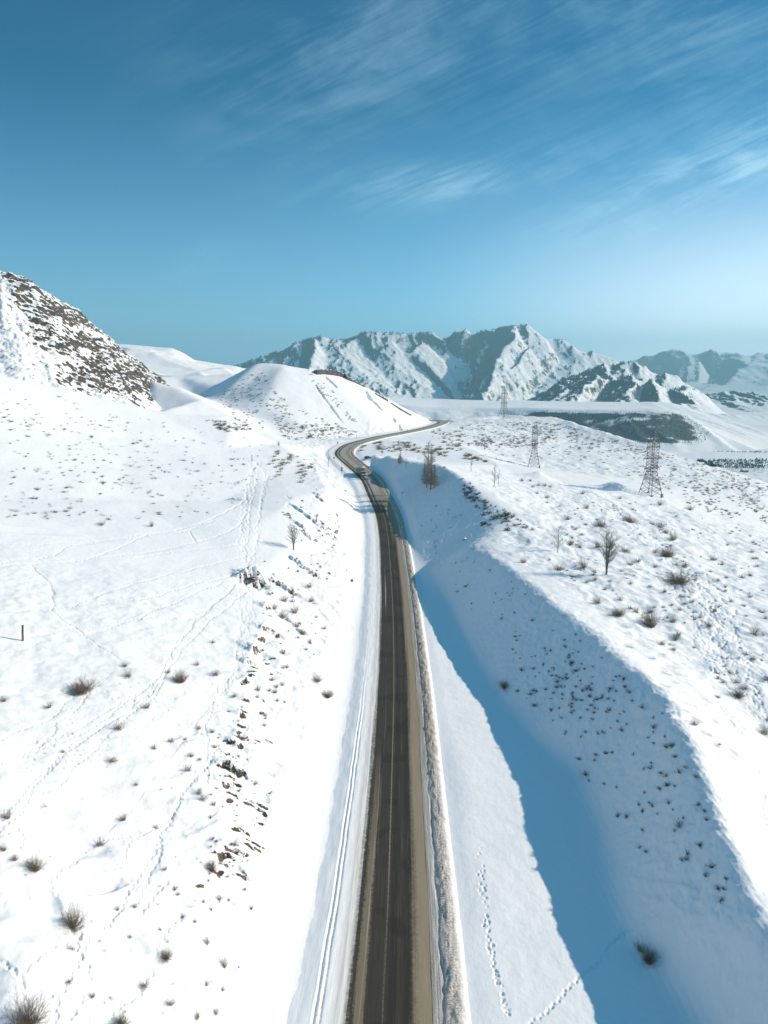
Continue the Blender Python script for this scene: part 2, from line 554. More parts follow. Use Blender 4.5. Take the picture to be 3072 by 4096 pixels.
# right-hand toe and crest of the cutting
LINES.append([(31, -260, 55.5), (31, 20, 55)] + [H_(*a) for a in (
    (2815, 4096, 65.5), (2490, 3680, 67), (2409, 3315, 68.5), (2328, 3112, 69.5), (2125, 2933, 70.8), (2003, 2787, 71.8),
    (1881, 2584, 72.8), (1800, 2420, 73), (1720, 2290, 72.3), (1655, 2179, 70), (1612, 2034, 63), (1540, 1937, 56.3), (1478, 1868, 52.2))])
LINES.append([(44, -260, 62), (44, 20, 62)] + [H_(*a) for a in (
    (3072, 3700, 55.2), (2900, 3300, 55.0), (2797, 3037, 54.6), (2667, 2778, 54.8), (2389, 2537, 56.9), (2185, 2389, 58.2),
    (2019, 2259, 58.9), (1885, 2155, 58.4))])
HL((2019, 2075, 55.3), (2006, 2031, 53.9), (1931, 1973, 50.4), (1865, 1923, 47.9), (1807, 1882, 46.0), (1750, 1857, 45.2),
   (1634, 1846, 45), (1566, 1831, 45.8), (1490, 1831, 49.5))
# left-hand toe and top edge of the cutting
LINES.append([(-9.5, -260, 55), (-9.5, 20, 55)] + [H_(*a) for a in (
    (1182, 4096, 65.2), (1308, 3520, 67), (1378, 3173, 69.3), (1422, 2763, 71.7), (1442, 2542, 72.9), (1467, 2190, 71),
    (1475, 2054, 65.4), (1440, 1960, 58.5), (1385, 1900, 54), (1335, 1850, 50.8))])
LINES.append([(-22, -260, 67), (-21, 20, 68)] + [H_(*a) for a in (
    (640, 4096, 53), (800, 3700, 56), (870, 3400, 58), (925, 3040, 60), (985, 2690, 61.5), (1050, 2460, 61.5),
    (990, 2330, 60.5), (1130, 2200, 60.5), (1260, 2060, 57.5), (1300, 1960, 53.5), (1265, 1880, 50))])
for q in ((300, 4096, 49.5), (0, 4096, 47.5), (0, 3600, 47.5), (400, 3600, 52), (0, 2963, 50), (500, 2963, 54.5), (0, 2600, 50.5), (500, 2600, 55.5), (800, 2700, 59),
          (0, 2400, 49.5), (500, 2400, 54.5), (800, 2400, 58), (0, 2200, 47.5), (500, 2200, 53), (900, 2200, 57.5),
          (0, 2000, 43.5), (500, 2000, 48), (900, 2000, 52.5), (1100, 2050, 54.5), (0, 1870, 35.5), (500, 1870, 41), (0, 1750, 27), (500, 1750, 31.5), (900, 1800, 40),
          (1100, 1900, 49.3), (1180, 1990, 53),
          # the flat right of the cutting
          (3072, 3300, 60.5), (3072, 3000, 62.5), (2950, 2783, 62), (3072, 2500, 65.5), (2600, 2502, 62), (2800, 2300, 65.5),
          (3072, 2250, 71), (2425, 2297, 60.6), (2200, 2200, 59.5), (2050, 2120, 58), (2500, 2100, 61.5), (2600, 1978, 65), (2850, 2100, 69.5),
          (3072, 2040, 80), (2200, 2000, 57), (2135, 1868, 62), (2450, 1910, 64), (2000, 1860, 53), (1900, 1800, 51.5), (1800, 1760, 50.5),
          (1700, 1790, 49), (1560, 1790, 48), (1900, 1720, 51), (2000, 1680, 51), (2300, 1760, 60), (2750, 1950, 72)):
    LOOSE.append(H_(*q))
HL((2600, 1788, 119), (2800, 1795, 119), (3072, 1801, 119))
HL((2600, 1795, 125), (2800, 1802, 125), (3072, 1808, 125))
HL((2700, 1818, 121), (2900, 1827, 121), (3072, 1833, 121))
HL((2700, 1823, 125), (2900, 1833, 125), (3072, 1840, 125))
PL((-250, 1440, 355), (0, 1500, 370), (280, 1560, 385), (610, 1640, 400), (930, 1690, 410), (1110, 1770, 415), (1230, 1822, 418))
PL((1850, 1684, 745), (2015, 1656, 850), (2222, 1667, 760), (2380, 1712, 690), (2537, 1760, 640), (2760, 1824, 590), (3072, 1926, 520))
# behind the field's edge, the snow cone, the round hill with the cut face
for q in ((280, 1572, 420), (610, 1656, 432), (850, 1688, 445), (1000, 1712, 470), (1180, 1770, 465), (1270, 1785, 468), (1100, 1738, 500),
          (1200, 1752, 505), (1320, 1772, 500), (1300, 1800, 455), (590, 1655, 492), (545, 1600, 545), (640, 1600, 545), (1060, 1610, 572), (1180, 1640, 572), (950, 1640, 560), (870, 1600, 600)):
    LOOSE.append(P(*q))
PL((560, 1500, 535), (597, 1501, 520), (700, 1540, 512), (800, 1598, 498), (922, 1662, 480))
PL((770, 1590, 640), (850, 1543, 645), (960, 1482, 645), (1030, 1447, 640), (1130, 1456, 640), (1250, 1476, 650), (1310, 1490, 662),
   (1380, 1507, 680), (1500, 1566, 715), (1600, 1624, 740), (1700, 1670, 765), (1748, 1688, 778))
PL((1250, 1753, 522), (1350, 1757, 541), (1450, 1750, 566), (1560, 1736, 596), (1650, 1718, 646), (1712, 1704, 705), (1735, 1694, 752))
for q in ((-200, 700, 118), (-110, 740, 122), (-60, 760, 112), (20, 860, 74), (50, 900, 45), (-100, 900, 80), (-300, 560, 108), (-330, 760, 112),
          (-320, 420, 122), (-420, 300, 130), (-300, 200, 104), (-260, 60, 92), (-120, -260, 82), (-60, -260, 76), (70, -260, 60), (160, -260, 48),
          (110, 60, 52), (180, 100, 44), (190, 30, 42), (300, 250, 18), (260, 380, 25), (330, 420, -3), (360, 540, -5), (330, 640, -5), (300, 760, -5),
          (270, 900, -5), (170, 980, -5), (60, 1040, 5), (430, 300, -5), (500, 100, -5), (400, -260, -5), (1600, -400, -5), (1600, 1700, -5),
          (500, 800, -5), (700, 1200, -5), (-900, 1700, 20), (-1600, 1700, 60), (-1600, -400, 120), (-500, -300, 110), (-700, 500, 150), (0, 1300, 0),
          (0, 1700, 0), (300, 1700, -5)):
    LOOSE.append(q)
LINES.append([tuple(p) for p in RC[::12]])


def tin(lines, loose):
    vs, zs, es = [], [], []
    for L in lines:
        for i, p in enumerate(L):
            if i: es.append((len(vs) - 1, len(vs)))
            vs.append(Vector((p[0], p[1]))); zs.append(p[2])
    for p in loose:
        vs.append(Vector((p[0], p[1]))); zs.append(p[2])
    ov, oe, of, orv, ore, orf = delaunay_2d_cdt(vs, es, [], 0, 1e-4)
    pts = np.array([(v.x, v.y) for v in ov])
    src = np.array([(v.x, v.y) for v in vs]); zs = np.array(zs)
    zo = np.zeros(len(pts))
    for i, o in enumerate(orv):
        if len(o): zo[i] = np.mean(zs[list(o)])
        else:
            d = np.hypot(*(src - pts[i]).T); j = np.argsort(d)[:3]
            zo[i] = (zs[j] / (d[j] + 1e-3)).sum() / (1 / (d[j] + 1e-3)).sum()
    return pts, zo, np.array([f for f in of if len(f) == 3])


def raster(T, x0, y0, nx, ny, step):
    pts, z, tr = T
    R = np.full((ny, nx), np.nan)
    for a, b, c in tr:
        A, B, C = pts[a], pts[b], pts[c]
        lo = np.minimum(np.minimum(A, B), C); hi = np.maximum(np.maximum(A, B), C)
        i0, i1 = max(0, int((lo[0] - x0) / step)), min(nx - 1, int((hi[0] - x0) / step) + 1)
        j0, j1 = max(0, int((lo[1] - y0) / step)), min(ny - 1, int((hi[1] - y0) / step) + 1)
        if i1 < i0 or j1 < j0: continue
        gx, gy = np.meshgrid(x0 + np.arange(i0, i1 + 1) * step, y0 + np.arange(j0, j1 + 1) * step)
        det = (B[1] - C[1]) * (A[0] - C[0]) + (C[0] - B[0]) * (A[1] - C[1])
        if abs(det) < 1e-9: continue
        l1 = ((B[1] - C[1]) * (gx - C[0]) + (C[0] - B[0]) * (gy - C[1])) / det
        l2 = ((C[1] - A[1]) * (gx - C[0]) + (A[0] - C[0]) * (gy - C[1])) / det
        l3 = 1 - l1 - l2
        ok = (l1 > -1e-6) & (l2 > -1e-6) & (l3 > -1e-6)
        sub = R[j0:j1 + 1, i0:i1 + 1]
        sub[ok] = (l1 * z[a] + l2 * z[b] + l3 * z[c])[ok]
    return R


def blur(R, sig):
    m = np.isfinite(R).astype(float); A = np.where(m > 0, R, 0)
    r = max(1, int(sig * 3)); k = np.exp(-0.5 * (np.arange(-r, r + 1) / sig) ** 2); k /= k.sum()

    def one(M, ax):
        pad = [(0, 0), (0, 0)]; pad[ax] = (r, r)
        Q = np.pad(M, pad, mode='edge'); out = 0
        for i, kk in enumerate(k):
            sl = [slice(None), slice(None)]; sl[ax] = slice(i, i + M.shape[ax])
            out = out + kk * Q[tuple(sl)]
        return out
    A = one(one(A, 0), 1); W = one(one(m, 0), 1)
    return np.where(m > 0, A / np.maximum(W, 1e-6), np.nan)


def bil(R, x0, y0, step, x, y):
    ny, nx = R.shape
    fx = np.clip((x - x0) / step, 0, nx - 1.001); fy = np.clip((y - y0) / step, 0, ny - 1.001)
    i, j = fx.astype(int), fy.astype(int); u, v = fx - i, fy - j
    return (R[j, i] * (1 - u) + R[j, i + 1] * u) * (1 - v) + (R[j + 1, i] * (1 - u) + R[j + 1, i + 1] * u) * v


TIN = tin(LINES, LOOSE)
FAR = (-1500.0, -390.0, 5.0)
RF = raster(TIN, FAR[0], FAR[1], 618, 414, FAR[2])
RF = np.where(np.isfinite(RF), RF, -5.0)
RF = blur(RF, 1.6)
NEAR = (-170.0, 20.0, 0.8)
RN = raster(TIN, NEAR[0], NEAR[1], 560, 620, NEAR[2])
RN1, RN2 = blur(RN, 1.4), blur(RN, 6.0)        # soften the fold where the two banks meet
jx, jy = np.meshgrid(NEAR[0] + np.arange(560) * 0.8, NEAR[1] + np.arange(620) * 0.8)
jw = np.exp(-((jx - 36) / 26) ** 4 - ((jy - 272) / 42) ** 4)
RN = RN1 * (1 - jw) + RN2 * jw
MID = (-340.0, 330.0, 1.6)
RM = blur(raster(TIN, MID[0], MID[1], 376, 350, MID[2]), 2.2)
NX1, NY1 = NEAR[0] + 559 * 0.8, NEAR[1] + 619 * 0.8


def sstep(a, b, x):
    t = np.clip((x - a) / (b - a), 0, 1)
    return t * t * (3 - 2 * t)


def base_h(x, y):
    zf = bil(RF, *FAR, x, y)
    zm = bil(RM, *MID, x, y)
    wm = sstep(0, 40, np.minimum(np.minimum(x - MID[0], MID[0] + 375 * 1.6 - x), np.minimum(y - MID[1], MID[1] + 349 * 1.6 - y)))
    zf = zm * wm + zf * (1 - wm)
    zn = bil(RN, *NEAR, x, y)
    wgt = sstep(0, 40, np.minimum(np.minimum(x - NEAR[0], NX1 - x), np.minimum(y - NEAR[1], NY1 - y)))
    return zn * wgt + zf * (1 - wgt)


# crest of the right-hand bank as x(y), used to tell the rough flat from the smooth cutting
cr = np.array([(p[0], p[1]) for p in LINES[1]] + [(p[0], p[1]) for p in LINES[2][:5]])
cr = cr[np.argsort(cr[:, 1])]
crest_x = lambda y: np.interp(y, cr[:, 1], cr[:, 0])

# polar sheet: fine inside the view, coarse elsewhere, one heightfield to the horizon
NA, NR = 1000, 1380
ang = np.concatenate([np.radians(np.linspace(-180, -64, 30, endpoint=False)), np.radians(np.linspace(-64, -35, 50, endpoint=False)),
                      np.radians(np.linspace(-35, 35, NA)), np.radians(np.linspace(35, 64, 51))[1:], np.radians(np.linspace(64, 180, 31))[1:]])
rad = np.concatenate([np.linspace(3, 40, 14, endpoint=False), np.geomspace(40, 1150, NR), np.geomspace(1150, 8500, 34)[1:]])
RR, AA = np.meshgrid(rad, ang, indexing='ij')
GX, GY = RR * np.sin(AA), RR * np.cos(AA)
GZ = base_h(GX, GY)
GZ[RR > 1600] = np.minimum(GZ[RR > 1600], -5)
fs_, ft_, fz_ = road_st(GX, GY)
GT, GSS, GRZ = ft_.reshape(GX.shape), fs_.reshape(GX.shape), fz_.reshape(GX.shape)
offroad = sstep(7.5, 14.0, np.abs(GT))
rough = sstep(2, 14, GX - crest_x(GY)) * sstep(20, 60, GY) * (1 - sstep(330, 420, GY)) + 0.8 * sstep(20, 60, GX - 30) * sstep(400, 470, GY) * (1 - sstep(900, 1000, GY))
field = sstep(5, 30, -GX - 30)
toe_ = np.array([(p[0], p[1]) for p in LINES[0]])
toe_x = np.interp(GY, toe_[:, 1], toe_[:, 0])
slopeR = (GT > 8) * sstep(-0.5, 3.5, GX - toe_x) * (1 - sstep(-3, 2, GX - crest_x(GY))) * (GX < 70)
leftcut = sstep(9, 14, -GT) * (1 - sstep(24, 38, -GT)) * sstep(40, 80, GY)
amp_big = 0.35 + 0.75 * rough + 0.3 * field
nz = amp_big * fbm(GX, GY, 34, 3)
nz += (0.10 + 0.95 * rough) * fbm(GX, GY, 9.5, 3, off=3.1)
nz += (0.045 + 0.16 * rough + 0.05 * slopeR) * fbm(GX, GY, 2.4, 3, off=8.3)
nz += rough * 0.55 * np.clip(ridged(GX, GY, 13, 3, off=5.5) - 0.35, 0, 1)
cdist = np.exp(-((GX - crest_x(GY)) / 4.5) ** 2) * sstep(40, 70, GY) * (1 - sstep(240, 280, GY))
nz += cdist * (0.38 * fbm(GX, GY, 4.0, 4, .6, off=51.0) + 0.30 * fbm(GX, GY, 11.0, 2, off=53.0))
# hummocks and little ledges on the cut faces
nz += leftcut * (0.55 * fbm(GX, GY, 5.0, 4, off=21.0) + 0.5 * np.clip(ridged(GX, GY * 0.6, 6, 3, off=2.0) - 0.2, 0, 1))
nz += slopeR * (0.46 + 0.10 * (1 - sstep(90, 170, GY))) * (0.40 * fbm(GX * 1.4, GY * 0.8, 1.5, 3, .6, off=31.0) + 0.25 * np.clip(ridged(GX * 1.2 + GY * .5, GY * .6, 2.6, 2, off=44.), -.3, .8) + 0.35 * fbm(GX, GY, 6.0, 2, off=41.0))
nearl = sstep(-11, -17, GX) * sstep(30, 50, GY) * (1 - sstep(150, 230, GY))
nz += nearl * (0.42 * fbm(GX, GY, 6.5, 3, off=61.0) + 0.10 * fbm(GX, GY, 2.2, 3, off=63.0))
hillw = sstep(430, 520, GY)
nz += hillw * (1.1 * fbm(GX, GY, 45, 4, off=12.0))
GZ = GZ + nz * offroad
# the road bed: flat, a shallow ditch each side
bed = GRZ - 0.16 - 0.16 * np.exp(-((np.abs(GT) - 9.8) / 1.8) ** 2) - 0.12 * (GT > 0) * np.exp(-((GT - 8) / 1.5) ** 2)
bl_ = 1 - np.where(GT > 0, sstep(8.2, 13.5, np.abs(GT)), sstep(8.4, 17.0, np.abs(GT)))
GZ = GZ * (1 - bl_) + bed * bl_
SOIL = np.zeros_like(GZ)

lr0, lr1 = math.log(40.0), math.log(1150.0)
I0 = 14


def gz_at(x, y):
    x = np.asarray(x, float); y = np.asarray(y, float)
    r = np.hypot(x, y); a = np.arctan2(x, y)
    fi = np.interp(r, rad, np.arange(len(rad))); fj = np.interp(a, ang, np.arange(len(ang)))
    i = np.clip(fi.astype(int), 0, len(rad) - 2); j = np.clip(fj.astype(int), 0, len(ang) - 2)
    u, v = fi - i, fj - j
    return (GZ[i, j] * (1 - u) + GZ[i + 1, j] * u) * (1 - v) + (GZ[i, j + 1] * (1 - u) + GZ[i + 1, j + 1] * u) * v


_dm = np.geomspace(38, 1150, 2600)


def hit(px, py):
    """where the sight line through a point of the picture first meets the ground"""
    X, Y, Z = P(px, py, _dm)
    below = Z < gz_at(X, Y)
    if not below.any(): return None
    k = int(np.argmax(below))
    if k == 0: return (float(X[0]), float(Y[0]), float(gz_at(X[0], Y[0])))
    d0, d1 = _dm[k - 1], _dm[k]
    for _ in range(10):
        m = (d0 + d1) / 2
        x, y, z = P(px, py, m)
        if z < gz_at(x, y): d1 = m
        else: d0 = m
    x, y, z = P(px, py, d1)
    return (x, y, float(gz_at(x, y)))


def depth_of(p):
    return p[1] * CP + (CAMZ - p[2]) * SP


def dent(x, y, rx, ry, rot, dep, soil=0.0):
    """press (or raise) a soft oval into the ground"""
    r = math.hypot(x, y); a = math.atan2(x, y)
    R = max(rx, ry) * 2.6
    i0, i1 = np.searchsorted(rad, [r - R, r + R]); j0, j1 = np.searchsorted(ang, [a - R / r, a + R / r])
    if i1 - i0 < 1 or j1 - j0 < 1: return
    sl = (slice(max(i0 - 1, 0), i1 + 1), slice(max(j0 - 1, 0), j1 + 1))
    dx, dy = GX[sl] - x, GY[sl] - y
    c, s_ = math.cos(rot), math.sin(rot)
    u, v = (dx * c + dy * s_) / rx, (-dx * s_ + dy * c) / ry
    g = np.exp(-(u * u + v * v))
    GZ[sl] -= dep * g
    # a raised lip of pushed-up snow
    if dep > 0: GZ[sl] += dep * 0.22 * np.exp(-((np.sqrt(u * u + v * v) - 1.5) / 0.35) ** 2)
    if soil: SOIL[sl] = np.maximum(SOIL[sl], soil * g)


def track(pts, step=0.62, wob=0.5, dep=0.15, size=0.15, gap=0.13, trail=True):
    q = [hit(*p) for p in pts]
    q = np.array([p for p in q if p is not None])
    if len(q) < 2: return
    L = np.concatenate([[0], np.cumsum(np.linalg.norm(np.diff(q[:, :2], axis=0), axis=1))])
    s = np.arange(0, L[-1], step)
    x, y = np.interp(s, L, q[:, 0]), np.interp(s, L, q[:, 1])
    if len(s) > 4:
        ph = random.random() * 50
        wx = wob * perlin(s / 7 + ph, s * 0 + ph) * 2.2 + wob * 0.4 * perlin(s / 2 + ph, s * 0 + 3)
        wy = wob * perlin(s / 7 + ph + 90, s * 0 + ph) * 2.2
        x, y = x + wx, y + wy
    for i in range(len(s)):
        j = min(i + 1, len(s) - 1)
        h = math.atan2(y[j] - y[j - 1], x[j] - x[j - 1]) if j else 0
        o = gap * (1 if i % 2 else -1)
        sc = max(1.0, math.hypot(x[i], y[i]) / 140)
        dent(x[i] - math.sin(h) * o, y[i] + math.cos(h) * o, size * 1.3 * sc, size * sc, h, dep * random.uniform(.6, 1.2) * min(sc, 1.5))
        if trail: dent(x[i], y[i], step * 0.8 * sc, 0.2 * sc, h, dep * 0.35)


# trails and footprints in the snow (traced)
TR = [[(0, 2175), (150, 2178), (300, 2170), (450, 2155), (600, 2135), (720, 2118), (820, 2085), (900, 2050), (990, 1990)],
      [(0, 2255), (110, 2238), (210, 2225), (280, 2180), (420, 2165), (590, 2145)],
      [(0, 2265), (230, 2250), (350, 2238), (480, 2190), (590, 2135), (740, 2125), (860, 2080)],
      [(350, 2238), (520, 2218), (680, 2195), (800, 2165), (920, 2125), (985, 2080)],
      [(540, 2230), (700, 2208), (850, 2192), (990, 2175)],
      [(0, 2447), (130, 2438), (260, 2430), (380, 2415), (540, 2398), (650, 2375), (800, 2330), (940, 2300)],
      [(280, 2430), (400, 2375), (560, 2330), (700, 2290), (850, 2255), (980, 2225)],
      [(0, 2612), (130, 2585), (280, 2545), (400, 2520), (540, 2480), (650, 2430), (780, 2370), (900, 2325)],
      [(120, 2545), (300, 2510), (450, 2500), (600, 2470), (760, 2475)],
      [(120, 2260), (190, 2330), (210, 2370), (208, 2440), (260, 2490), (330, 2535), (400, 2590), (480, 2640)],
      [(540, 2485), (600, 2450), (640, 2430)], [(760, 2125), (785, 2170)],
      [(980, 2290), (900, 2380), (790, 2480), (700, 2580), (650, 2680), (610, 2760), (480, 2860), (350, 2950), (230, 3020), (110, 3150), (0, 3260)],
      [(940, 2340), (850, 2420), (760, 2500), (690, 2610), (640, 2740), (560, 2820), (420, 2900), (290, 2990), (180, 3090), (100, 3200), (0, 3340)],
      [(990, 2360), (905, 2430), (800, 2520), (720, 2600), (660, 2700), (610, 2780), (500, 2880), (370, 2990), (230, 3150), (110, 3200)],
      [(620, 2720), (470, 2830), (300, 2920), (150, 2990), (0, 3060)], [(600, 2740), (440, 2860), (260, 2960), (0, 3045)],
      [(360, 2770), (290, 2860), (220, 2890), (210, 2930), (140, 3000)], [(0, 2960), (140, 2900), (230, 2850), (300, 2780)],
      [(868, 2730), (855, 2830), (822, 2900), (822, 2980), (835, 3050), (828, 3140)],
      [(830, 2960), (870, 2980), (850, 3040), (790, 3090), (735, 3180), (690, 3260), (600, 3320), (520, 3370), (470, 3440), (440, 3460)],
      [(720, 3210), (640, 3330), (600, 3440), (560, 3500), (500, 3580), (430, 3690), (350, 3770), (290, 3880), (255, 3980), (240, 4096)],
      [(630, 3350), (630, 3420), (600, 3480), (530, 3590), (460, 3640), (420, 3700)],
      [(330, 3740), (320, 3830), (345, 3900), (330, 3950), (290, 4020), (265, 4080)], [(0, 3830), (70, 3890), (100, 3930), (90, 3980)],
      [(730, 3670), (660, 3720), (630, 3770), (620, 3850), (580, 3900), (540, 3960), (490, 4010), (440, 4060)],
      [(100, 3880), (200, 3800), (330, 3750)], [(140, 3410), (300, 3390), (420, 3350), (560, 3340)], [(0, 3350), (60, 3300), (90, 3350), (90, 3400)],
      [(330, 3440), (250, 3480), (210, 3520), (260, 3580)], [(250, 4040), (330, 4080), (420, 4096)],
      [(860, 3060), (960, 2960), (1000, 2880)], [(560, 3650), (660, 3560), (740, 3500)],
      # right of the cutting
      [(2110, 4090), (2230, 3990), (2340, 3890), (2440, 3790), (2500, 3730), (2560, 3690), (2640, 3640)],
      [(3072, 3330), (2990, 3325), (2900, 3300)], [(3060, 3320), (3050, 3200), (3030, 3050), (2990, 2960), (2920, 2880), (2860, 2800)]]
for t_ in TR:
    track(t_)
for i in range(9):                              # braided paths along the top of the left-hand cutting
    o = random.uniform(-45, 45); o2 = random.uniform(-25, 25)
    track([(1015 + o2, 1850), (1040 + o, 1900), (1020 + o, 1990), (1005 + o, 2080), (1000 + o, 2170), (985 + o2, 2250), (945 + o2 * .6, 2320)], 0.7, 0.8, 0.075, 0.11)
for i in range(5):
    o = random.uniform(-30, 30)
    track([(970 + o, 2330), (985 + o, 2450), (960 + o * .7, 2600), (925 + o * .5, 2720), (880 + o * .4, 2790), (760 + o, 2900)], 0.8, 0.8, 0.09, 0.12)
for i in range(15):                             # paths on the flat at the right
    o = random.uniform(-70, 130); o2 = random.uniform(-60, 60)
    track([(2640 + o, 2290), (2720 + o, 2340 + o2), (2800 + o, 2450 + o2), (2840 + o, 2560 + o2), (2880 + o, 2680 + o2), (2990 + o, 2790), (3060 + o, 2880)], 1.0, 1.6)
for i in range(7):
    o = random.uniform(-60, 60)
    track([(2200 + o, 1960), (2350 + o, 2010), (2500 + o, 2060 + o), (2620 + o, 2180), (2700 + o, 2270 + o)], 1.2, 2.0)
for i in range(260):                            # trampled places
    c = random.choice([(1010, 2000, 50, 90), (980, 2270, 60, 40), (560, 2800, 80, 40), (310, 2990, 80, 60), (2870, 2620, 130, 160), (1020, 2420, 30, 120), (300, 3740, 60, 30)])
    p = hit(random.gauss(c[0], c[2]), random.gauss(c[1], c[3]))
    if p: dent(p[0], p[1], random.uniform(.2, .4), random.uniform(.2, .3), random.random() * 3, random.uniform(.08, .2))
for i in range(30):                             # wind scoops along the sunlit crest
    f = random.random()
    p = hit(np.interp(f, [0, .5, 1], [2440, 2700, 2960]) + random.uniform(-35, 45), np.interp(f, [0, .5, 1], [2520, 2760, 3070]) + random.uniform(-60, 60))
    if p: dent(p[0], p[1], random.uniform(1.0, 2.0), random.uniform(.45, .8), random.uniform(-.5, .2), random.uniform(.3, .6))
for i in range(80):                             # deep prints in the ditch snow beside the road
    f = random.random()
    p = hit(np.interp(f, [0, .5, 1], [1912, 1950, 2035]) + random.uniform(-14, 14), np.interp(f, [0, .5, 1], [3380, 3750, 4090]))
    if p: dent(p[0], p[1], .22, .16, random.random() * 3, random.uniform(.08, .2))
def groove(p1, p2, w_, dep):
    a, b = hit(*p1), hit(*p2)
    if a is None or b is None: return
    n = max(3, int(math.hypot(b[0] - a[0], b[1] - a[1]) / (w_ * .8)))
    for i in range(n + 1):
        f = i / n
        dent(a[0] + (b[0] - a[0]) * f + random.gauss(0, w_ * .3), a[1] + (b[1] - a[1]) * f, w_, w_, 0, dep * (0.5 + math.sin(math.pi * f) * .7))


for q in (((1298, 1504), (1345, 1548), 1.6, 1.3), ((1458, 1556), (1480, 1600), 2.0, 1.8), ((1480, 1600), (1522, 1636), 2.0, 1.6), ((1570, 1668), (1580, 1688), 1.5, 1.3), ((1592, 1694), (1606, 1722), 1.5, 1.4),
          ((1262, 1540), (1300, 1600), 1.2, .8), ((1300, 1600), (1370, 1690), 1.2, .8)):
    groove(*q)
# ploughed snow heaps
for px, py, rx, ry, h in ((2455, 1955, 8, 4, 3.6), (2480, 1960, 6, 3.5, 2.6), (2155, 1912, 5.5, 4, 3.2), (2120, 1905, 9, 3, 1.6), (1545, 1836, 9, 3, 1.5), (1490, 1838, 5, 3, 2.2), (1605, 1840, 8, 3, 1.6)):
    p = hit(px, py)
    if p: dent(p[0], p[1], rx, ry, 0.1, -h)
# wind hollows on the near left slope
for px, py, rx, ry, rot, h in ((430, 3540, 2.4, 1.0, 1.0, .7), (190, 3600, 2.6, .8, -.9, .6), (640, 3880, 2.2, 1.2, .6, .6), (330, 3400, 2.5, 1.4, .3, .5), (380, 2990, 2, .8, .5, .35), (290, 2770, 2, 1, .2, .4),
                               (60, 2120, 12, 3, .4, .9), (680, 2950, 1.6, .7, 1.0, .45), (760, 2930, 1.2, .6, 1.0, .4), (540, 3960, 2.5, 1.5, .4, .5), (120, 3720, 2, 1, .4, .4)):
    p = hit(px, py)
    if p: dent(p[0], p[1], rx, ry, rot, h)


def cliff(px, py, ln, h, face, lu=None):
    """a ragged step in the bank: snow above, a bare earth face, the slope below"""
    p = hit(px, py)
    if p is None: return
    x, y = p[0], p[1]; lu = lu or h * 1.5
    R = max(ln, lu) * 2.2
    r = math.hypot(x, y); a = math.atan2(x, y)
    i0, i1 = np.searchsorted(rad, [r - R, r + R]); j0, j1 = np.searchsorted(ang, [a - R / r, a + R / r])
    sl = (slice(i0, i1), slice(j0, j1))
    f = math.radians(face)
    dx, dy = GX[sl] - x, GY[sl] - y
    u = dx * math.cos(f) + dy * math.sin(f); v = -dx * math.sin(f) + dy * math.cos(f)
    u = u + 0.55 * fbm(GX[sl], GY[sl], 2.3, 4, 0.6, off=px * .1) * min(1.6, h) + 0.12 * v * math.sin(px)
    W = np.exp(-(v / ln) ** 4) * np.exp(-(u / lu) ** 2) * (0.75 + 0.5 * fbm(GX[sl], GY[sl], 1.5, 2, off=py * .1))
    GZ[sl] += h * W * (0.55 - sstep(-0.16, 0.16, u)) * (min(1.35, max(0.62, r / 200.0 + .2)) if face > -100 else 1.1)
    SOIL[sl] = np.maximum(SOIL[sl], np.exp(-((u - .05) / .27) ** 2) * np.exp(-(v / ln) ** 4) * (0.95 if face > -100 else 0.5))


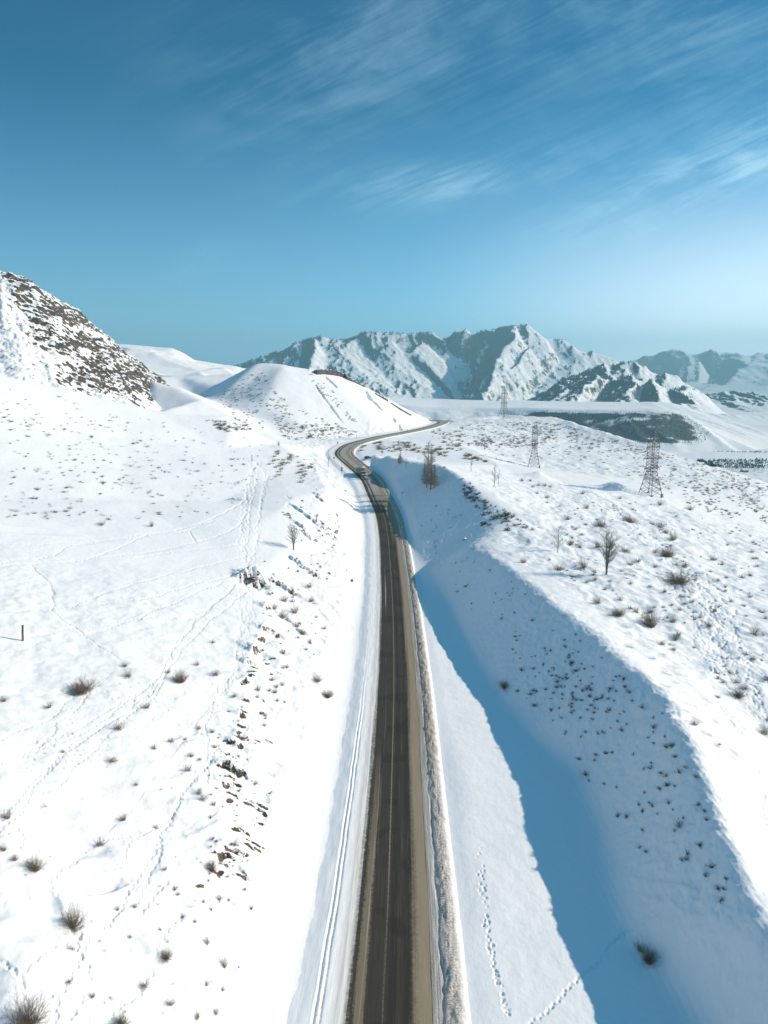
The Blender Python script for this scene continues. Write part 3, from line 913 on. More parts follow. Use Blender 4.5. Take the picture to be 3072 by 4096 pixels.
for i in range(26):                              # the broken edge between the bigger faces
    ey = [2140, 2300, 2366, 2432, 2514, 2602, 2725, 2858, 2952, 3064, 3140, 3260, 3402, 3545]
    ex = [1318, 1258, 1166, 1078, 1063, 1026, 980, 968, 955, 915, 910, 935, 920, 820]
    yy_ = random.uniform(2140, 3545)
    cliff(np.interp(yy_, ey, ex) + random.gauss(8, 12), yy_, random.uniform(.5, 1.5), random.uniform(.3, 0.9), random.uniform(-85, -15))
for i in range(30):                              # small slips lower on the cut face
    yy_ = random.uniform(2250, 3500)
    cliff(np.interp(yy_, ey, ex) + random.uniform(25, 130), yy_, random.uniform(.4, 1.2), random.uniform(.3, .7), random.uniform(-150, -30))
for q in ((1000, 2316, 4.0, 4.2, -68), (1030, 2322, 3.0, 2.6, -65), (1100, 2330, 2.6, 1.5, -70), (1026, 2602, 1.7, 2.8, -35), (998, 2648, 1.2, 2.0, -35), (980, 2725, 2.8, 1.7, -25), (1063, 2514, 1.5, 2.0, -30), (1054, 2560, 1.2, 1.4, -30),
          (1075, 2432, 1.7, 2.2, -35), (1166, 2366, 1.5, 2.4, -45), (1258, 2300, 1.4, 1.6, -40), (1108, 2545, 1.4, 1.4, -40), (915, 2965, 1.2, 1.4, -75), (970, 2952, 1.5, 1.2, -60), (905, 3064, 1.8, 2.2, -70), (950, 3084, 1.6, 1.1, -80),
          (908, 3140, 1.3, 1.6, -30), (938, 3402, 1.8, 1.6, -70), (897, 3425, 1.2, 1.9, -40), (800, 3545, .6, .6, -50), (968, 2858, 1.0, 1.2, -30), (1318, 2135, 3.2, 2.0, -30), (1300, 2165, 2.6, 1.8, -35), (1335, 2095, 3.0, 1.5, -25),
          (1345, 2060, 2.5, 1.2, -25), (1290, 2110, 2.5, 1.0, -40), (1190, 2035, 5.0, 1.2, -140), (1245, 2075, 5.0, 1.4, -140), (1300, 2105, 4.0, 1.0, -140), (1200, 2100, 3.5, 1.3, -130), (1225, 2140, 3.0, 1.2, -130),
          (1180, 2240, 3.0, 1.5, -110), (1215, 2270, 2.5, 1.2, -120), (1280, 1995, 4, 1.2, -130), (1265, 1975, 3, 1.0, -120), (1150, 2480, 2.5, 1.0, -110), (1210, 2530, 2.2, .8, -120), (1240, 2490, 2, .7, -110), (1130, 2700, 1.5, .5, -110),
          (860, 3480, 1.2, .8, -60), (1000, 3200, 1.6, .6, -110), (1040, 3240, 1.2, .5, -120), (985, 3500, 1.0, .5, -110)):
    cliff(*q)
# bare earth where the snow has slid
for px, py, rx, ry in ((1290, 2110, 1.2, 5), (1310, 2080, 1.0, 5), (1330, 2050, .9, 4), (1300, 2140, 1.4, 4), (1330, 2160, 1.2, 4), (1260, 2290, 1.6, 2.2), (1250, 2300, 1.2, 1.5),
                       (1240, 2330, 1, 2), (1120, 2440, 1.6, 1.5), (1090, 2420, 1, 1), (1270, 2240, 1.1, 2), (1180, 2500, 1.5, 1), (1000, 2880, .8, 1.5), (960, 2940, .9, 1.0), (915, 3030, .9, 1.0),
                       (1000, 3190, .8, 1.2), (1030, 3230, .8, 1.2), (900, 3380, 1.3, .9), (960, 3400, 1.1, .7), (870, 3500, .8, .9), (1000, 3260, .5, 1), (950, 3480, .4, .9), (1150, 2020, 1.0, 5), (1250, 2060, 1, 4),
                       (1160, 2080, 1.5, 3), (1215, 2135, 1, 3.5), (1180, 2250, 2.2, 1.2), (1150, 1990, 1.0, 4), (1280, 2000, .8, 4), (1265, 1985, .8, 4)):
    p = hit(px, py)
    if p: dent(p[0], p[1], rx * .7, ry * .8, random.uniform(-.4, .4), 0.2, soil=0.45)

# ground sheet; the round hill is cut out of it as an object of its own
hill_poly = [P(*q)[:2] for q in ((740, 1640, 620), (900, 1690, 505), (1100, 1735, 510), (1250, 1756, 518), (1350, 1760, 536), (1450, 1752, 560), (1560, 1738, 592), (1650, 1720, 640), (1715, 1706, 700), (1742, 1694, 755), (1758, 1688, 790))] + [(40, 860), (-60, 900), (-190, 860), (-190, 720)]


def in_poly(x, y, poly):
    ins = np.zeros(x.shape, bool)
    n = len(poly)
    for i in range(n):
        (x0, y0), (x1, y1) = poly[i], poly[(i + 1) % n]
        if y0 == y1: continue
        c = ((y0 > y) != (y1 > y)) & (x < (x1 - x0) * (y - y0) / (y1 - y0) + x0)
        ins ^= c
    return ins


HP = in_poly(GX, GY, hill_poly)
CO_ = np.stack([GX, GY, GZ], -1).reshape(-1, 3)
qi = np.arange(GX.size).reshape(GX.shape)
Q = np.stack([qi[:-1, :-1], qi[1:, :-1], qi[1:, 1:], qi[:-1, 1:]], -1).reshape(-1, 4)
inhill = HP.ravel()[Q].all(1)
fn = np.cross(CO_[Q[:, 2]] - CO_[Q[:, 0]], CO_[Q[:, 3]] - CO_[Q[:, 1]])
VN = np.stack([sum(np.bincount(Q[:, k], fn[:, c], GX.size) for k in range(4)) for c in range(3)], 1)
VN *= np.sign(VN[:, 2:3]); VN /= np.maximum(np.linalg.norm(VN, axis=1, keepdims=True), 1e-9)
CO = np.stack([GX, GY, GZ], -1).reshape(-1, 3)
for nm, sel in (("ground", ~inhill), ("hill", inhill)):
    me = raw_mesh(nm, CO, Q[sel][:, ::-1])
    set_attr(me, 'soil', SOIL.ravel()[raw_mesh.used])
    if nm == 'hill':
        seam_n = VN[raw_mesh.used].astype(np.float32)
        me.normals_split_custom_set_from_vertices(seam_n.tolist())
    else:
        me.normals_split_custom_set_from_vertices(VN[raw_mesh.used].astype(np.float32).tolist())
    o = link(nm, me, M_SNOW)
    tag(o, kind='structure')
    if nm == "ground": tag(o, "snow covered hillside and flat land beside the winding road", "ground")
    else: tag(o, "smooth rounded snowy hill with a cut face above the road bend", "hill")

# ------------------------------------------------------------------ road, verges


def strip(name, t0, t1, nt, mat, zf, s_from=0, s_to=None, ds=1.0):
    n = len(RC)
    si = np.arange(s_from, (s_to or n - 1), ds)
    tt = np.linspace(t0, t1, nt)
    j = np.clip(si.astype(int), 0, n - 2); f = si - j
    c = RC[j] * (1 - f)[:, None] + RC[j + 1] * f[:, None]
    nn = RNRM[j] * (1 - f)[:, None] + RNRM[j + 1] * f[:, None]
    X = c[:, 0:1] + nn[:, 0:1] * tt; Y = c[:, 1:2] + nn[:, 1:2] * tt
    SS, TT = np.meshgrid(si, tt, indexing='ij')
    Z = c[:, 2:3] + zf(SS, TT)
    me = grid_mesh(name, X, Y, Z)
    set_attr(me, 'rt', TT); set_attr(me, 'rs', SS - S0)
    o = link(name, me, mat)
    return tag(o, kind='structure')


def make_road():
    m, t = new_mat("worn asphalt with sand and packed snow")
    T = t.n('ShaderNodeAttribute', {'attribute_name': 'rt'}).outputs['Fac']
    Sx = t.n('ShaderNodeAttribute', {'attribute_name': 'rs'}).outputs['Fac']
    v = t.n('ShaderNodeCombineXYZ', None, i0=T, i1=t.math('MULTIPLY', Sx, 0.010), i2=0.0).outputs[0]
    v2 = t.n('ShaderNodeCombineXYZ', None, i0=T, i1=Sx, i2=0.0).outputs[0]
    lon = t.noise(v, 2.6, 6, 0.66)
    lon2 = t.noise(v, 8.0, 6, 0.7)
    gr = t.noise(v2, 14.0, 3, 0.6)
    wob = t.math('MULTIPLY', t.math('SUBTRACT', t.noise(v2, 0.5, 6, 0.7), 0.5), 0.45)
    Tw = t.math('ADD', T, t.math('ADD', wob, t.math('MULTIPLY', t.math('SUBTRACT', lon, 0.5), 1.7)))
    asph = t.mix(lon, (0.017, 0.014, 0.0105), (0.042, 0.035, 0.027))
    asph = t.mix(t.math('MULTIPLY', gr, 0.5), asph, (0.07, 0.063, 0.053))
    sand = t.mix(lon2, (0.15, 0.12, 0.078), (0.43, 0.355, 0.25))
    psnow = t.mix(lon2, (0.48, 0.43, 0.38), (0.80, 0.775, 0.75))
    wt = t.math('MULTIPLY', t.rng(t.math('ABSOLUTE', t.math('SUBTRACT', t.math('ABSOLUTE', t.math('SUBTRACT', Tw, 1.75)), 0.85)), 0.25, 0.6), 0.34)
    asph = t.mix(t.math('MULTIPLY', wt, t.rng(lon2, 0.3, 0.65)), asph, (0.105, 0.088, 0.064))
    salt = t.math('MULTIPLY', t.rng(t.noise(v, 5.0, 6, 0.75), 0.52, 0.72), t.rng(t.noise(v2, 0.08, 3, 0.5), 0.35, 0.62))
    asph = t.mix(t.math('MULTIPLY', salt, 0.55), asph, (0.23, 0.20, 0.16))
    patch_ = t.rng(t.noise(v2, 0.11, 2, 0.4), 0.56, 0.60)
    asph = t.mix(t.math('MULTIPLY', patch_, 0.35), asph, (0.02, 0.018, 0.016))
    rag = t.math('MULTIPLY', t.math('SUBTRACT', t.noise(v2, 1.6, 6, 0.75), 0.5), 1.2)
    Tw = t.math('ADD', Tw, rag)
    sL = t.math('SUBTRACT', 1.0, t.rng(Tw, -4.2, -3.4))              # left: packed snow creeping on to the lane
    sR = t.rng(Tw, 2.7, 4.0)                                       # right: swept sand
    near = t.math('SUBTRACT', 1.0, t.rng(Sx, 20, 75))                # pale ribbon between wheel tracks, near stretch
    rib = t.math('MULTIPLY', t.math('MULTIPLY', t.rng(Tw, -3.25, -2.8), t.math('SUBTRACT', 1.0, t.rng(Tw, -2.3, -1.8))), near)
    spots = t.math('MULTIPLY', t.rng(t.noise(v, 1.0, 5, 0.7), 0.56, 0.68),
                   t.math('MULTIPLY', t.rng(T, -2.6, -2.2), t.math('SUBTRACT', 1.0, t.rng(T, -1.7, -1.3))))
    bend = t.rng(Sx, 268, 300)                                       # beyond the bend the middle of the road is packed too
    mid = t.math('MULTIPLY', t.math('MULTIPLY', t.rng(Tw, -0.9, -0.3), t.math('SUBTRACT', 1.0, t.rng(Tw, 3.1, 3.6))), bend)
    ed = t.math('MULTIPLY', t.math('MULTIPLY', t.rng(Tw, -2.4, -2.1), t.math('SUBTRACT', 1.0, t.rng(Tw, -1.7, -1.4))), bend)
    pinch = t.rng(Sx, 225, 262)
    sR2 = t.math('MULTIPLY', t.rng(Tw, 1.3, 1.9), t.math('MULTIPLY', pinch, t.math('SUBTRACT', 1.0, bend)))
    line = t.math('MULTIPLY', t.rng(t.math('ABSOLUTE', T), 0.13, 0.06), t.rng(t.noise(v2, 2.2, 4, .7), 0.28, 0.6))
    line = t.math('MULTIPLY', line, t.rng(Sx, 8, 30, 0.35, 1.0))
    line = t.math('MULTIPLY', line, t.math('SUBTRACT', 1.0, bend))
    col = t.mix(t.math('MULTIPLY', line, 0.55), asph, (0.46, 0.39, 0.27))
    col = t.mix(t.math('MULTIPLY', rib, 0.62), col, sand)
    col = t.mix(t.math('MULTIPLY', spots, 0.7), col, (0.5, 0.46, 0.41))
    col = t.mix(t.math('MULTIPLY', t.math('MAXIMUM', mid, ed), 0.75), col, t.mix(0.5, sand, psnow))
    col = t.mix(t.math('MULTIPLY', sR2, 0.9), col, sand)
    col = t.mix(sR, col, sand)
    col = t.mix(sL, col, psnow)
    b = t.math('ADD', t.math('MULTIPLY', gr, 0.3), t.math('MULTIPLY', lon2, 0.7))
    finish(t, col, t.rng(lon, 0.3, 0.7, 0.75, 0.9), b, 0.03, 0.5, spec=0.08)
    return m


def make_verge(right):
    m, t = new_mat("gritty snow berm" if right else "packed roadside snow")
    T = t.n('ShaderNodeAttribute', {'attribute_name': 'rt'}).outputs['Fac']
    Sx = t.n('ShaderNodeAttribute', {'attribute_name': 'rs'}).outputs['Fac']
    v = t.n('ShaderNodeCombineXYZ', None, i0=T, i1=t.math('MULTIPLY', Sx, 0.015), i2=0.0).outputs[0]
    v2 = t.n('ShaderNodeCombineXYZ', None, i0=T, i1=Sx, i2=0.0).outputs[0]
    lon = t.noise(v, 4.0, 5, 0.62)
    gr = t.noise(v2, 3.5, 6, 0.72)
    if right:
        far = t.rng(Sx, 30, 60)
        Tw = t.math('ADD', T, t.math('MULTIPLY', t.math('SUBTRACT', t.noise(v2, 0.35, 5, .65), 0.5), 2.2))
        grit = t.mix(t.rng(gr, 0.35, 0.65), (0.24, 0.205, 0.165), (0.70, 0.665, 0.62))
        grey = t.mix(t.rng(lon, .3, .7), (0.34, 0.29, 0.24), (0.74, 0.70, 0.65))
        col = t.mix(t.rng(T, 6.2, 6.9), grey, grit)
        dry = t.rng(t.math('MULTIPLY', gr, far), 0.38, 0.6)
        col = t.mix(t.math('MULTIPLY', dry, 0.55), col, (0.30, 0.22, 0.13))
        col = t.mix(t.rng(Tw, 7.7, 9.1), col, SNOW)
        sandy = t.math('SUBTRACT', 1.0, t.rng(T, 5.0, 5.7))
        col = t.mix(t.math('MULTIPLY', sandy, 0.8), col, (0.33, 0.28, 0.215))
        finish(t, col, 0.85, gr, 0.22, 0.8, spec=0.1)
    else:
        Tw = t.math('ADD', T, t.math('MULTIPLY', t.math('SUBTRACT', lon, 0.5), 1.4))
        tan = t.mix(t.rng(lon, .3, .7), (0.60, 0.53, 0.465), (0.88, 0.86, 0.835))
        col = t.mix(t.rng(Tw, -6.3, -4.2), SNOW, tan)
        nearT = t.math('SUBTRACT', 1.0, t.rng(Sx, 30, 80))
        gv = t.math('MULTIPLY', t.rng(gr, 0.46, 0.62), t.math('MULTIPLY', t.rng(t.math('ABSOLUTE', t.math('ADD', T, 6.6)), 0.55, 0.25), nearT))
        col = t.mix(t.math('MULTIPLY', gv, 0.5), col, (0.42, 0.36, 0.29))
        h = t.math('ADD', t.math('MULTIPLY', lon, 0.6), t.math('MULTIPLY', gr, 0.4))
        finish(t, col, 0.75, h, 0.10, 0.6, spec=0.15)
    return m


strip("road", -4.2, 5.3, 40, make_road(), lambda s, t: 0.03 - 0.012 * np.abs(t), ds=1.5)


def zleft(s, t):
    g = 1 - sstep(45, 110, s - S0)
    w1 = 0.22 * perlin(s / 14, s * 0 + 2.2) + 0.10 * perlin(s / 1.7, s * 0 + 5.2)
    z = 0.0 + 0.05 * np.exp(-((t + 4.6) / 0.5) ** 2) + 0.10 * sstep(-4.6, -6.6, t)
    for c in (-6.45, -7.05):
        z = z - (0.02 + 0.15 * g) * (0.75 + 0.5 * perlin(s / 2.2, s * 0 + c)) * np.exp(-((t - c - w1) / 0.15) ** 2) + (0.006 + 0.035 * g) * np.exp(-((t - c - w1 + 0.3) / 0.14) ** 2)
    z = z + 0.05 * fbm(t, s * 0.4, 0.9, 3)
    tw = t + 0.7 * perlin(s / 5.0, s * 0 + 4.4) + 0.3 * perlin(s / 1.3, s * 0 + 6.1)
    return z - 0.42 * sstep(-7.2, -10.2, tw) - 0.10 * sstep(-9.7, -10.4, t)


def zright(s, t):
    far = sstep(25, 60, s - S0)
    n = np.clip(0.5 + fbm(t * 1.0, s * 0.8, 1.0, 4, off=4.0), 0, 1.3)
    rid = np.exp(-((t - 7.4 - 0.7 * perlin(s / 6, s * 0) - 0.25 * perlin(s / 1.5, s * 0 + 3)) / 0.85) ** 2)
    z = 0.0 + 0.10 * sstep(5.2, 6.2, t) + (0.10 + 0.40 * n * (0.6 + 0.8 * np.clip(0.5 + perlin(s / 3.0, s * 0 + 8.8), 0, 1))) * rid
    z = z - 0.17 * np.clip(0.7 + perlin(s / 2.5, s * 0 + 1.5), 0.15, 1.2) * np.exp(-((t - 6.35 - 0.4 * perlin(s / 6, s * 0 + 7) - .15 * perlin(s / 1.2, s * 0)) / 0.15) ** 2)
    z = z + 0.05 * fbm(t, s * 0.15, 0.5, 3)
    return z - 0.9 * sstep(8.2, 10.0, t)


strip("snow_verge", -10.4, -4.1, 84, make_verge(False), zleft, ds=0.7)
strip("gravel_verge", 5.2, 10.0, 56, make_verge(True), zright, ds=0.6)

# ------------------------------------------------------------------ hills and mountains behind


def patch(name, lines, loose, step, mat, shape, bare=None, bl=0.0, label=None, pad=0.0):
    T = tin(lines, loose)
    lo, hi = T[0].min(0), T[0].max(0)
    nx, ny = int((hi[0] - lo[0]) / step) + 2, int((hi[1] - lo[1]) / step) + 2
    R = raster(T, lo[0], lo[1], nx, ny, step)
    if bl: R = blur(R, bl)
    X, Y = np.meshgrid(lo[0] + np.arange(nx) * step, lo[1] + np.arange(ny) * step)
    ok = np.isfinite(R)
    Z0 = np.where(ok, R, 0)
    X2, Y2, Z2 = shape(X, Y, Z0)
    gy_, gx_ = np.gradient(Z2, step)
    me = grid_mesh(name, X2, Y2, Z2, ok)
    us = raw_mesh.used
    b = bare(X2, Y2, Z2, gx_, gy_) if bare is not None else np.zeros_like(Z2)
    set_attr(me, 'bare', b.ravel()[us])
    o = link(name, me, mat)
    tag(o, label, None, None, 'structure')
    return dict(o=o, X=X2, Y=Y2, Z=Z2, ok=ok, bare=b, gx=gx_, gy=gy_)


# rocky slope at the left
sk = [(-420, 900, 500), (-200, 960, 490), (0, 1053, 480), (40, 1066, 480), (93, 1088, 480), (152, 1148, 482), (232, 1207, 488), (292, 1261, 492), (345, 1314, 495),
      (398, 1353, 500), (464, 1393, 505), (530, 1453, 512), (585, 1493, 520), (615, 1580, 505)]
toe = [(-420, 1430, 375), (-200, 1470, 380), (0, 1530, 388), (280, 1590, 402), (450, 1630, 418), (600, 1665, 438), (640, 1655, 470)]
mids = [(-200, 1200, 450), (0, 1270, 440), (150, 1330, 444), (280, 1400, 450), (400, 1480, 456), (480, 1550, 460), (200, 1450, 420), (350, 1540, 432), (560, 1600, 468), (530, 1540, 478)]
back = [(x + dx, y + 70, z - 20) for (x, y, z), dx in ((P(*q), 10) for q in sk[::2])] + [(P(*sk[-1])[0] + 25, P(*sk[-1])[1] + 30, 80)]


def crag_shape(X, Y, Z):
    e_ = sstep(85, 112, Z)
    s1 = ridged(X * 0.8 + Z * 0.5, Y * 0.8 - Z * 0.8, 26, 5, 0.55)
    s2 = ridged(X + Z * 0.9, Y + Z * 0.4, 7.5, 4, 0.6, off=4.0)
    st = np.abs(((Z * 0.8 + X * 0.30 + 2.4 * fbm(X, Y, 14, 3)) / 4.6) % 1 - 0.5) * 2
    st2 = np.abs(((Z * 0.9 + X * 0.34 + 1.2 * fbm(X, Y, 6, 3)) / 1.9) % 1 - 0.5) * 2
    return X, Y, Z + e_ * (5.0 * (s1 - 0.62) + 2.2 * (s2 - 0.55) - 2.2 + 1.7 * (st - 0.5) * (0.5 + fbm(X, Y, 20, 2)) + 0.75 * (st2 - .5) + 1.5 * (ridged(X + Z * .6, Y + Z * .5, 3.2, 3, .6, off=7.0) - .5) + 0.5 * fbm(X, Y, 1.8, 3))


def crag_bare(X, Y, Z, gx_, gy_):
    q = sorted((P(*k)[2], P(*k)[0]) for k in sk[2:])
    sky_x = np.interp(Z, [a for a, b in q], [b for a, b in q])
    edge = np.exp(-((X - sky_x + 9 + 7 * fbm(X, Z, 25, 3)) / 17.0) ** 2)
    return 0.26 * edge * (0.55 + 1.1 * np.clip(0.5 + fbm(X, Z, 18, 3, off=6), 0, 1)) - 0.10 + 0.20 * np.clip(fbm(X, Y, 26, 4, .6, off=3), -0.6, 1) + 0.16 * sstep(112, 88, Z) * sstep(-215, -165, X) - 0.5 * (1 - sstep(90, 100, Z)) * sstep(-180, -240, X)


crag = patch("rocky_hill", [[P(*q) for q in sk], [P(*q) for q in toe]], [P(*q) for q in mids] + back, 0.75, M_CRAG, crag_shape, crag_bare,
             label="steep craggy hill of brown rock dusted with snow")

# far snowy hillside behind the cone
PLs = lambda *q: [P(*a) for a in q]
fh_sky = PLs((380, 1370, 1020), (450, 1374, 1020), (560, 1380, 1020), (620, 1387, 1020), (690, 1393, 1020), (740, 1415, 1020), (775, 1437, 1030), (860, 1452, 1040), (945, 1466, 1060), (1010, 1480, 1080), (1060, 1500, 1100))
fh_mid = PLs((440, 1430, 920), (520, 1408, 940), (600, 1415, 950), (690, 1430, 960), (775, 1450, 980), (860, 1470, 960), (930, 1490, 960))
fh_fold = PLs((640, 1500, 800), (700, 1512, 820), (800, 1487, 880), (900, 1470, 930))
fh_low = PLs((500, 1700, 700), (700, 1620, 720), (800, 1590, 740), (930, 1560, 760), (1060, 1600, 780))
fh_fr = PLs((620, 1540, 740), (700, 1545, 740), (820, 1505, 780))


def fh_shape(X, Y, Z):
    cap = sstep(40, 0, np.abs(Y - 985)) * sstep(-235, -300, X)
    return X, Y, Z + 2.0 * fbm(X, Y, 60, 4) + cap * 5 * ridged(X, Y, 30, 4)


def fh_bare(X, Y, Z, gx_, gy_):
    cap = sstep(965, 985, Y) * sstep(-262, -285, X)
    return 0.42 * cap * (0.7 + 0.6 * fbm(X, Y, 25, 3)) - 0.12 + 0.1 * np.clip(fbm(X, Y, 40, 4), 0, 1)


patch("far_hill", [fh_sky, fh_mid, fh_fold, fh_low, fh_fr], [(p[0], p[1] + 120, p[2] - 30) for p in fh_sky[::3]], 3.0, M_CRAG, fh_shape, fh_bare,
      label="far snowy hillside with a low rocky rim between crag and round hill")

# the terrace across the river
te = PLs((1560, 1612, 1420), (1640, 1623, 1400), (1760, 1629, 1400), (1900, 1628, 1400), (2020, 1632, 1380), (2100, 1630, 1360), (2200, 1634, 1330), (2350, 1637, 1300), (2500, 1638, 1270), (2620, 1636, 1260),
         (2690, 1639, 1260), (2740, 1650, 1260), (2790, 1690, 1270), (2850, 1715, 1290), (2930, 1732, 1310), (3010, 1742, 1330), (3120, 1752, 1350))
tb = [(x, y, -14.0) for x, y, z in (P(px, py, d) for px, py, d in (
    (1560, 1700, 1260), (1640, 1705, 1250), (1760, 1712, 1240), (1900, 1720, 1230), (2020, 1740, 1190), (2150, 1752, 1160), (2300, 1766, 1140), (2450, 1778, 1120), (2600, 1782, 1110), (2740, 1786, 1110),
    (2800, 1788, 1120), (2900, 1790, 1130), (3000, 1794, 1130), (3120, 1798, 1130)))]
tback = [(x * 1.22, y * 1.22 + 40, z + 1.5) for x, y, z in te[:12]] + [(x * 1.25, y * 1.25 + 60, z - 3) for x, y, z in te[12:]]
tend = [(te[-1][0] + 400, te[-1][1], 0), (te[-1][0] + 450, te[-1][1] + 500, 0), (tb[-1][0] + 400, tb[-1][1], -3)]


def te_shape(X, Y, Z):
    face = sstep(52, 44, Z) * sstep(0, 14, Z)
    flut = ridged(X * 1.0 + Y * 0.3, Y * 0.15, 55, 3)
    return X, Y, Z + face * 4.5 * (flut - 0.4) + 0.8 * fbm(X, Y, 60, 3) + face * 1.2 * fbm(X, Y, 14, 3)


def te_bare(X, Y, Z, gx_, gy_):
    lip = np.interp(X, [p[0] for p in te], [p[2] for p in te])
    face = sstep(2, 9, lip - Z) * sstep(5, 14, Z)
    right = sstep(215, 300, X + fbm(X, Y, 80, 3) * 60) * (1 - sstep(500, 560, X))
    gap = np.exp(-((X - 505) / 22.0) ** 2) * 0
    stripe = 0.32 * np.clip(perlin((X + Z * 1.6) / 24, Z * 0 + 2.0) + 0.1, -0.3, 0.6)
    b = face * (right * (0.72 + 0.7 * fbm(X, Y * 3, 90, 5, .6, off=2)) + (1 - right) * (stripe + 0.06))
    return b - 0.05


terr = patch("terrace", [te, tb], tback + tend, 3.5, M_TERR, te_shape, te_bare, bl=1.2, label="flat topped snowy terrace with a dark wooded face across the valley")

# the main range
ms = [(860, 1500), (1000, 1441), (1054, 1426), (1108, 1408), (1145, 1399), (1181, 1369), (1223, 1372), (1260, 1350), (1283, 1340), (1319, 1354), (1374, 1360), (1434, 1348), (1452, 1327), (1494, 1324), (1524, 1325), (1627, 1333),
      (1723, 1324), (1808, 1321), (1874, 1302), (1922, 1308), (2000, 1309), (2060, 1303), (2112, 1297), (2140, 1318), (2183, 1352), (2239, 1357), (2253, 1355), (2281, 1377), (2317, 1401), (2387, 1410), (2437, 1428), (2479, 1449), (2560, 1490), (2700, 1560)]
MD = 3500.0


def depth_line(pts, d0, d1, y1=1640):
    y0 = pts[0][1]
    return [P(px, py, d0 + (d1 - d0) * max(0, (py - y0)) / (y1 - y0)) for px, py in pts]


spurs = [  # crest lines running down to the valley
    [(1108, 1408), (1130, 1450), (1150, 1520), (1170, 1600)],
    [(1283, 1340), (1262, 1390), (1245, 1440), (1232, 1500), (1225, 1600)],
    [(1319, 1354), (1362, 1400), (1410, 1450), (1440, 1500), (1500, 1560), (1560, 1625)],
    [(1434, 1348), (1490, 1392), (1560, 1450), (1640, 1510), (1720, 1570), (1790, 1630)],
    [(1494, 1324), (1560, 1360), (1610, 1400), (1690, 1440), (1740, 1500), (1800, 1560), (1840, 1618)],
    [(1627, 1333), (1690, 1370), (1740, 1420), (1790, 1470), (1820, 1520), (1850, 1580)],
    [(1723, 1324), (1770, 1360), (1800, 1400), (1840, 1440), (1870, 1500)],
    [(2112, 1297), (2065, 1345), (2010, 1390), (1985, 1440), (1968, 1500), (1950, 1560), (1930, 1625)],
    [(2140, 1318), (2120, 1380), (2075, 1430), (2045, 1490), (2010, 1550), (1990, 1625)],
    [(2239, 1357), (2200, 1400), (2150, 1440), (2120, 1500), (2080, 1560), (2050, 1620)],
    [(2387, 1410), (2340, 1450), (2290, 1500), (2240, 1560), (2200, 1620)]]
gull = [  # hollows between them
    [(1223, 1376), (1200, 1440), (1190, 1520), (1195, 1610)],
    [(1300, 1356), (1300, 1420), (1310, 1500), (1340, 1610)],
    [(1400, 1362), (1470, 1430), (1540, 1510), (1620, 1580), (1680, 1630)],
    [(1540, 1345), (1600, 1410), (1680, 1480), (1760, 1550), (1820, 1625)],
    [(1680, 1340), (1730, 1400), (1780, 1450), (1830, 1530), (1858, 1600)],
    [(1900, 1320), (1885, 1380), (1880, 1450), (1885, 1520), (1880, 1630)],
    [(2150, 1345), (2110, 1400), (2060, 1480), (2025, 1560), (1968, 1630)],
    [(2290, 1400), (2240, 1440), (2190, 1500), (2140, 1560), (2110, 1622)]]
mlines = [[P(x, y, MD) for x, y in ms]]
SD = [(3460, 2850), (3455, 2790), (3470, 2940), (3480, 3090), (3500, 3170), (3520, 3230), (3545, 3320), (3455, 2840), (3470, 2900), (3490, 3010), (3500, 3110)]
mlines += [depth_line(L, *sd)[1:] for L, sd in zip(spurs, SD)]
GD = [(3500, 2900), (3490, 2925), (3505, 3060), (3525, 3190), (3545, 3270), (3580, 3345), (3495, 2945), (3525, 3095)]
mlines += [depth_line(L, *sd)[1:] for L, sd in zip(gull, GD)]
mtoe = [P(px, 1665, 2870) for px in range(800, 2900, 150)]
mback = [(x * 1.25, y * 1.22, z - 260) for x, y, z in mlines[0][::3]]


def mt_shape(X, Y, Z):
    e_ = sstep(-40, 60, Z) * sstep(700, 1500, 5000 - Y)
    wx = 40 * fbm(X, Y, 300, 3); wy = 40 * fbm(X, Y, 300, 3, off=9)
    r = ridged((X + wx) * 0.8 + (Y + wy) * 0.5, (Y + wy) * 0.7 - X * .3, 210, 5, 0.55, off=1.3)
    r2 = ridged(X + wx, Y * 0.6 + wy, 62, 4, 0.55, off=6.6)
    top = np.clip((Y - 3150) / 250, 0, 1)
    e_ = e_ * (1 - 0.50 * top)
    return X, Y, Z + e_ * (26 * (r - 0.45) * (1 - 0.6 * top) + 24 * (r2 - 0.4) * (1 - .4 * top) + 9 * (ridged(X * .9 + Y * .4, Y * .6, 34, 3, off=16.) - .4) + 6.0 * fbm(X, Y, 26, 4, .6))


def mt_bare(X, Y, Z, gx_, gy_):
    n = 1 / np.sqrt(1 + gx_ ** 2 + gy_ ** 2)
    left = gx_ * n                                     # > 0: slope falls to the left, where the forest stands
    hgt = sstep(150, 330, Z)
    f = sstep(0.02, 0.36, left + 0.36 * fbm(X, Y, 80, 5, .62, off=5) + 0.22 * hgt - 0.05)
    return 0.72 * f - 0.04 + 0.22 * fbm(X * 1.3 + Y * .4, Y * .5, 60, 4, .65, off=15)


mount = patch("mountain", mlines, mtoe + mback, 6.0, M_MOUNT, mt_shape, mt_bare, bl=1.1, label="big ridged snowy mountain with dark forested slopes across the valley")

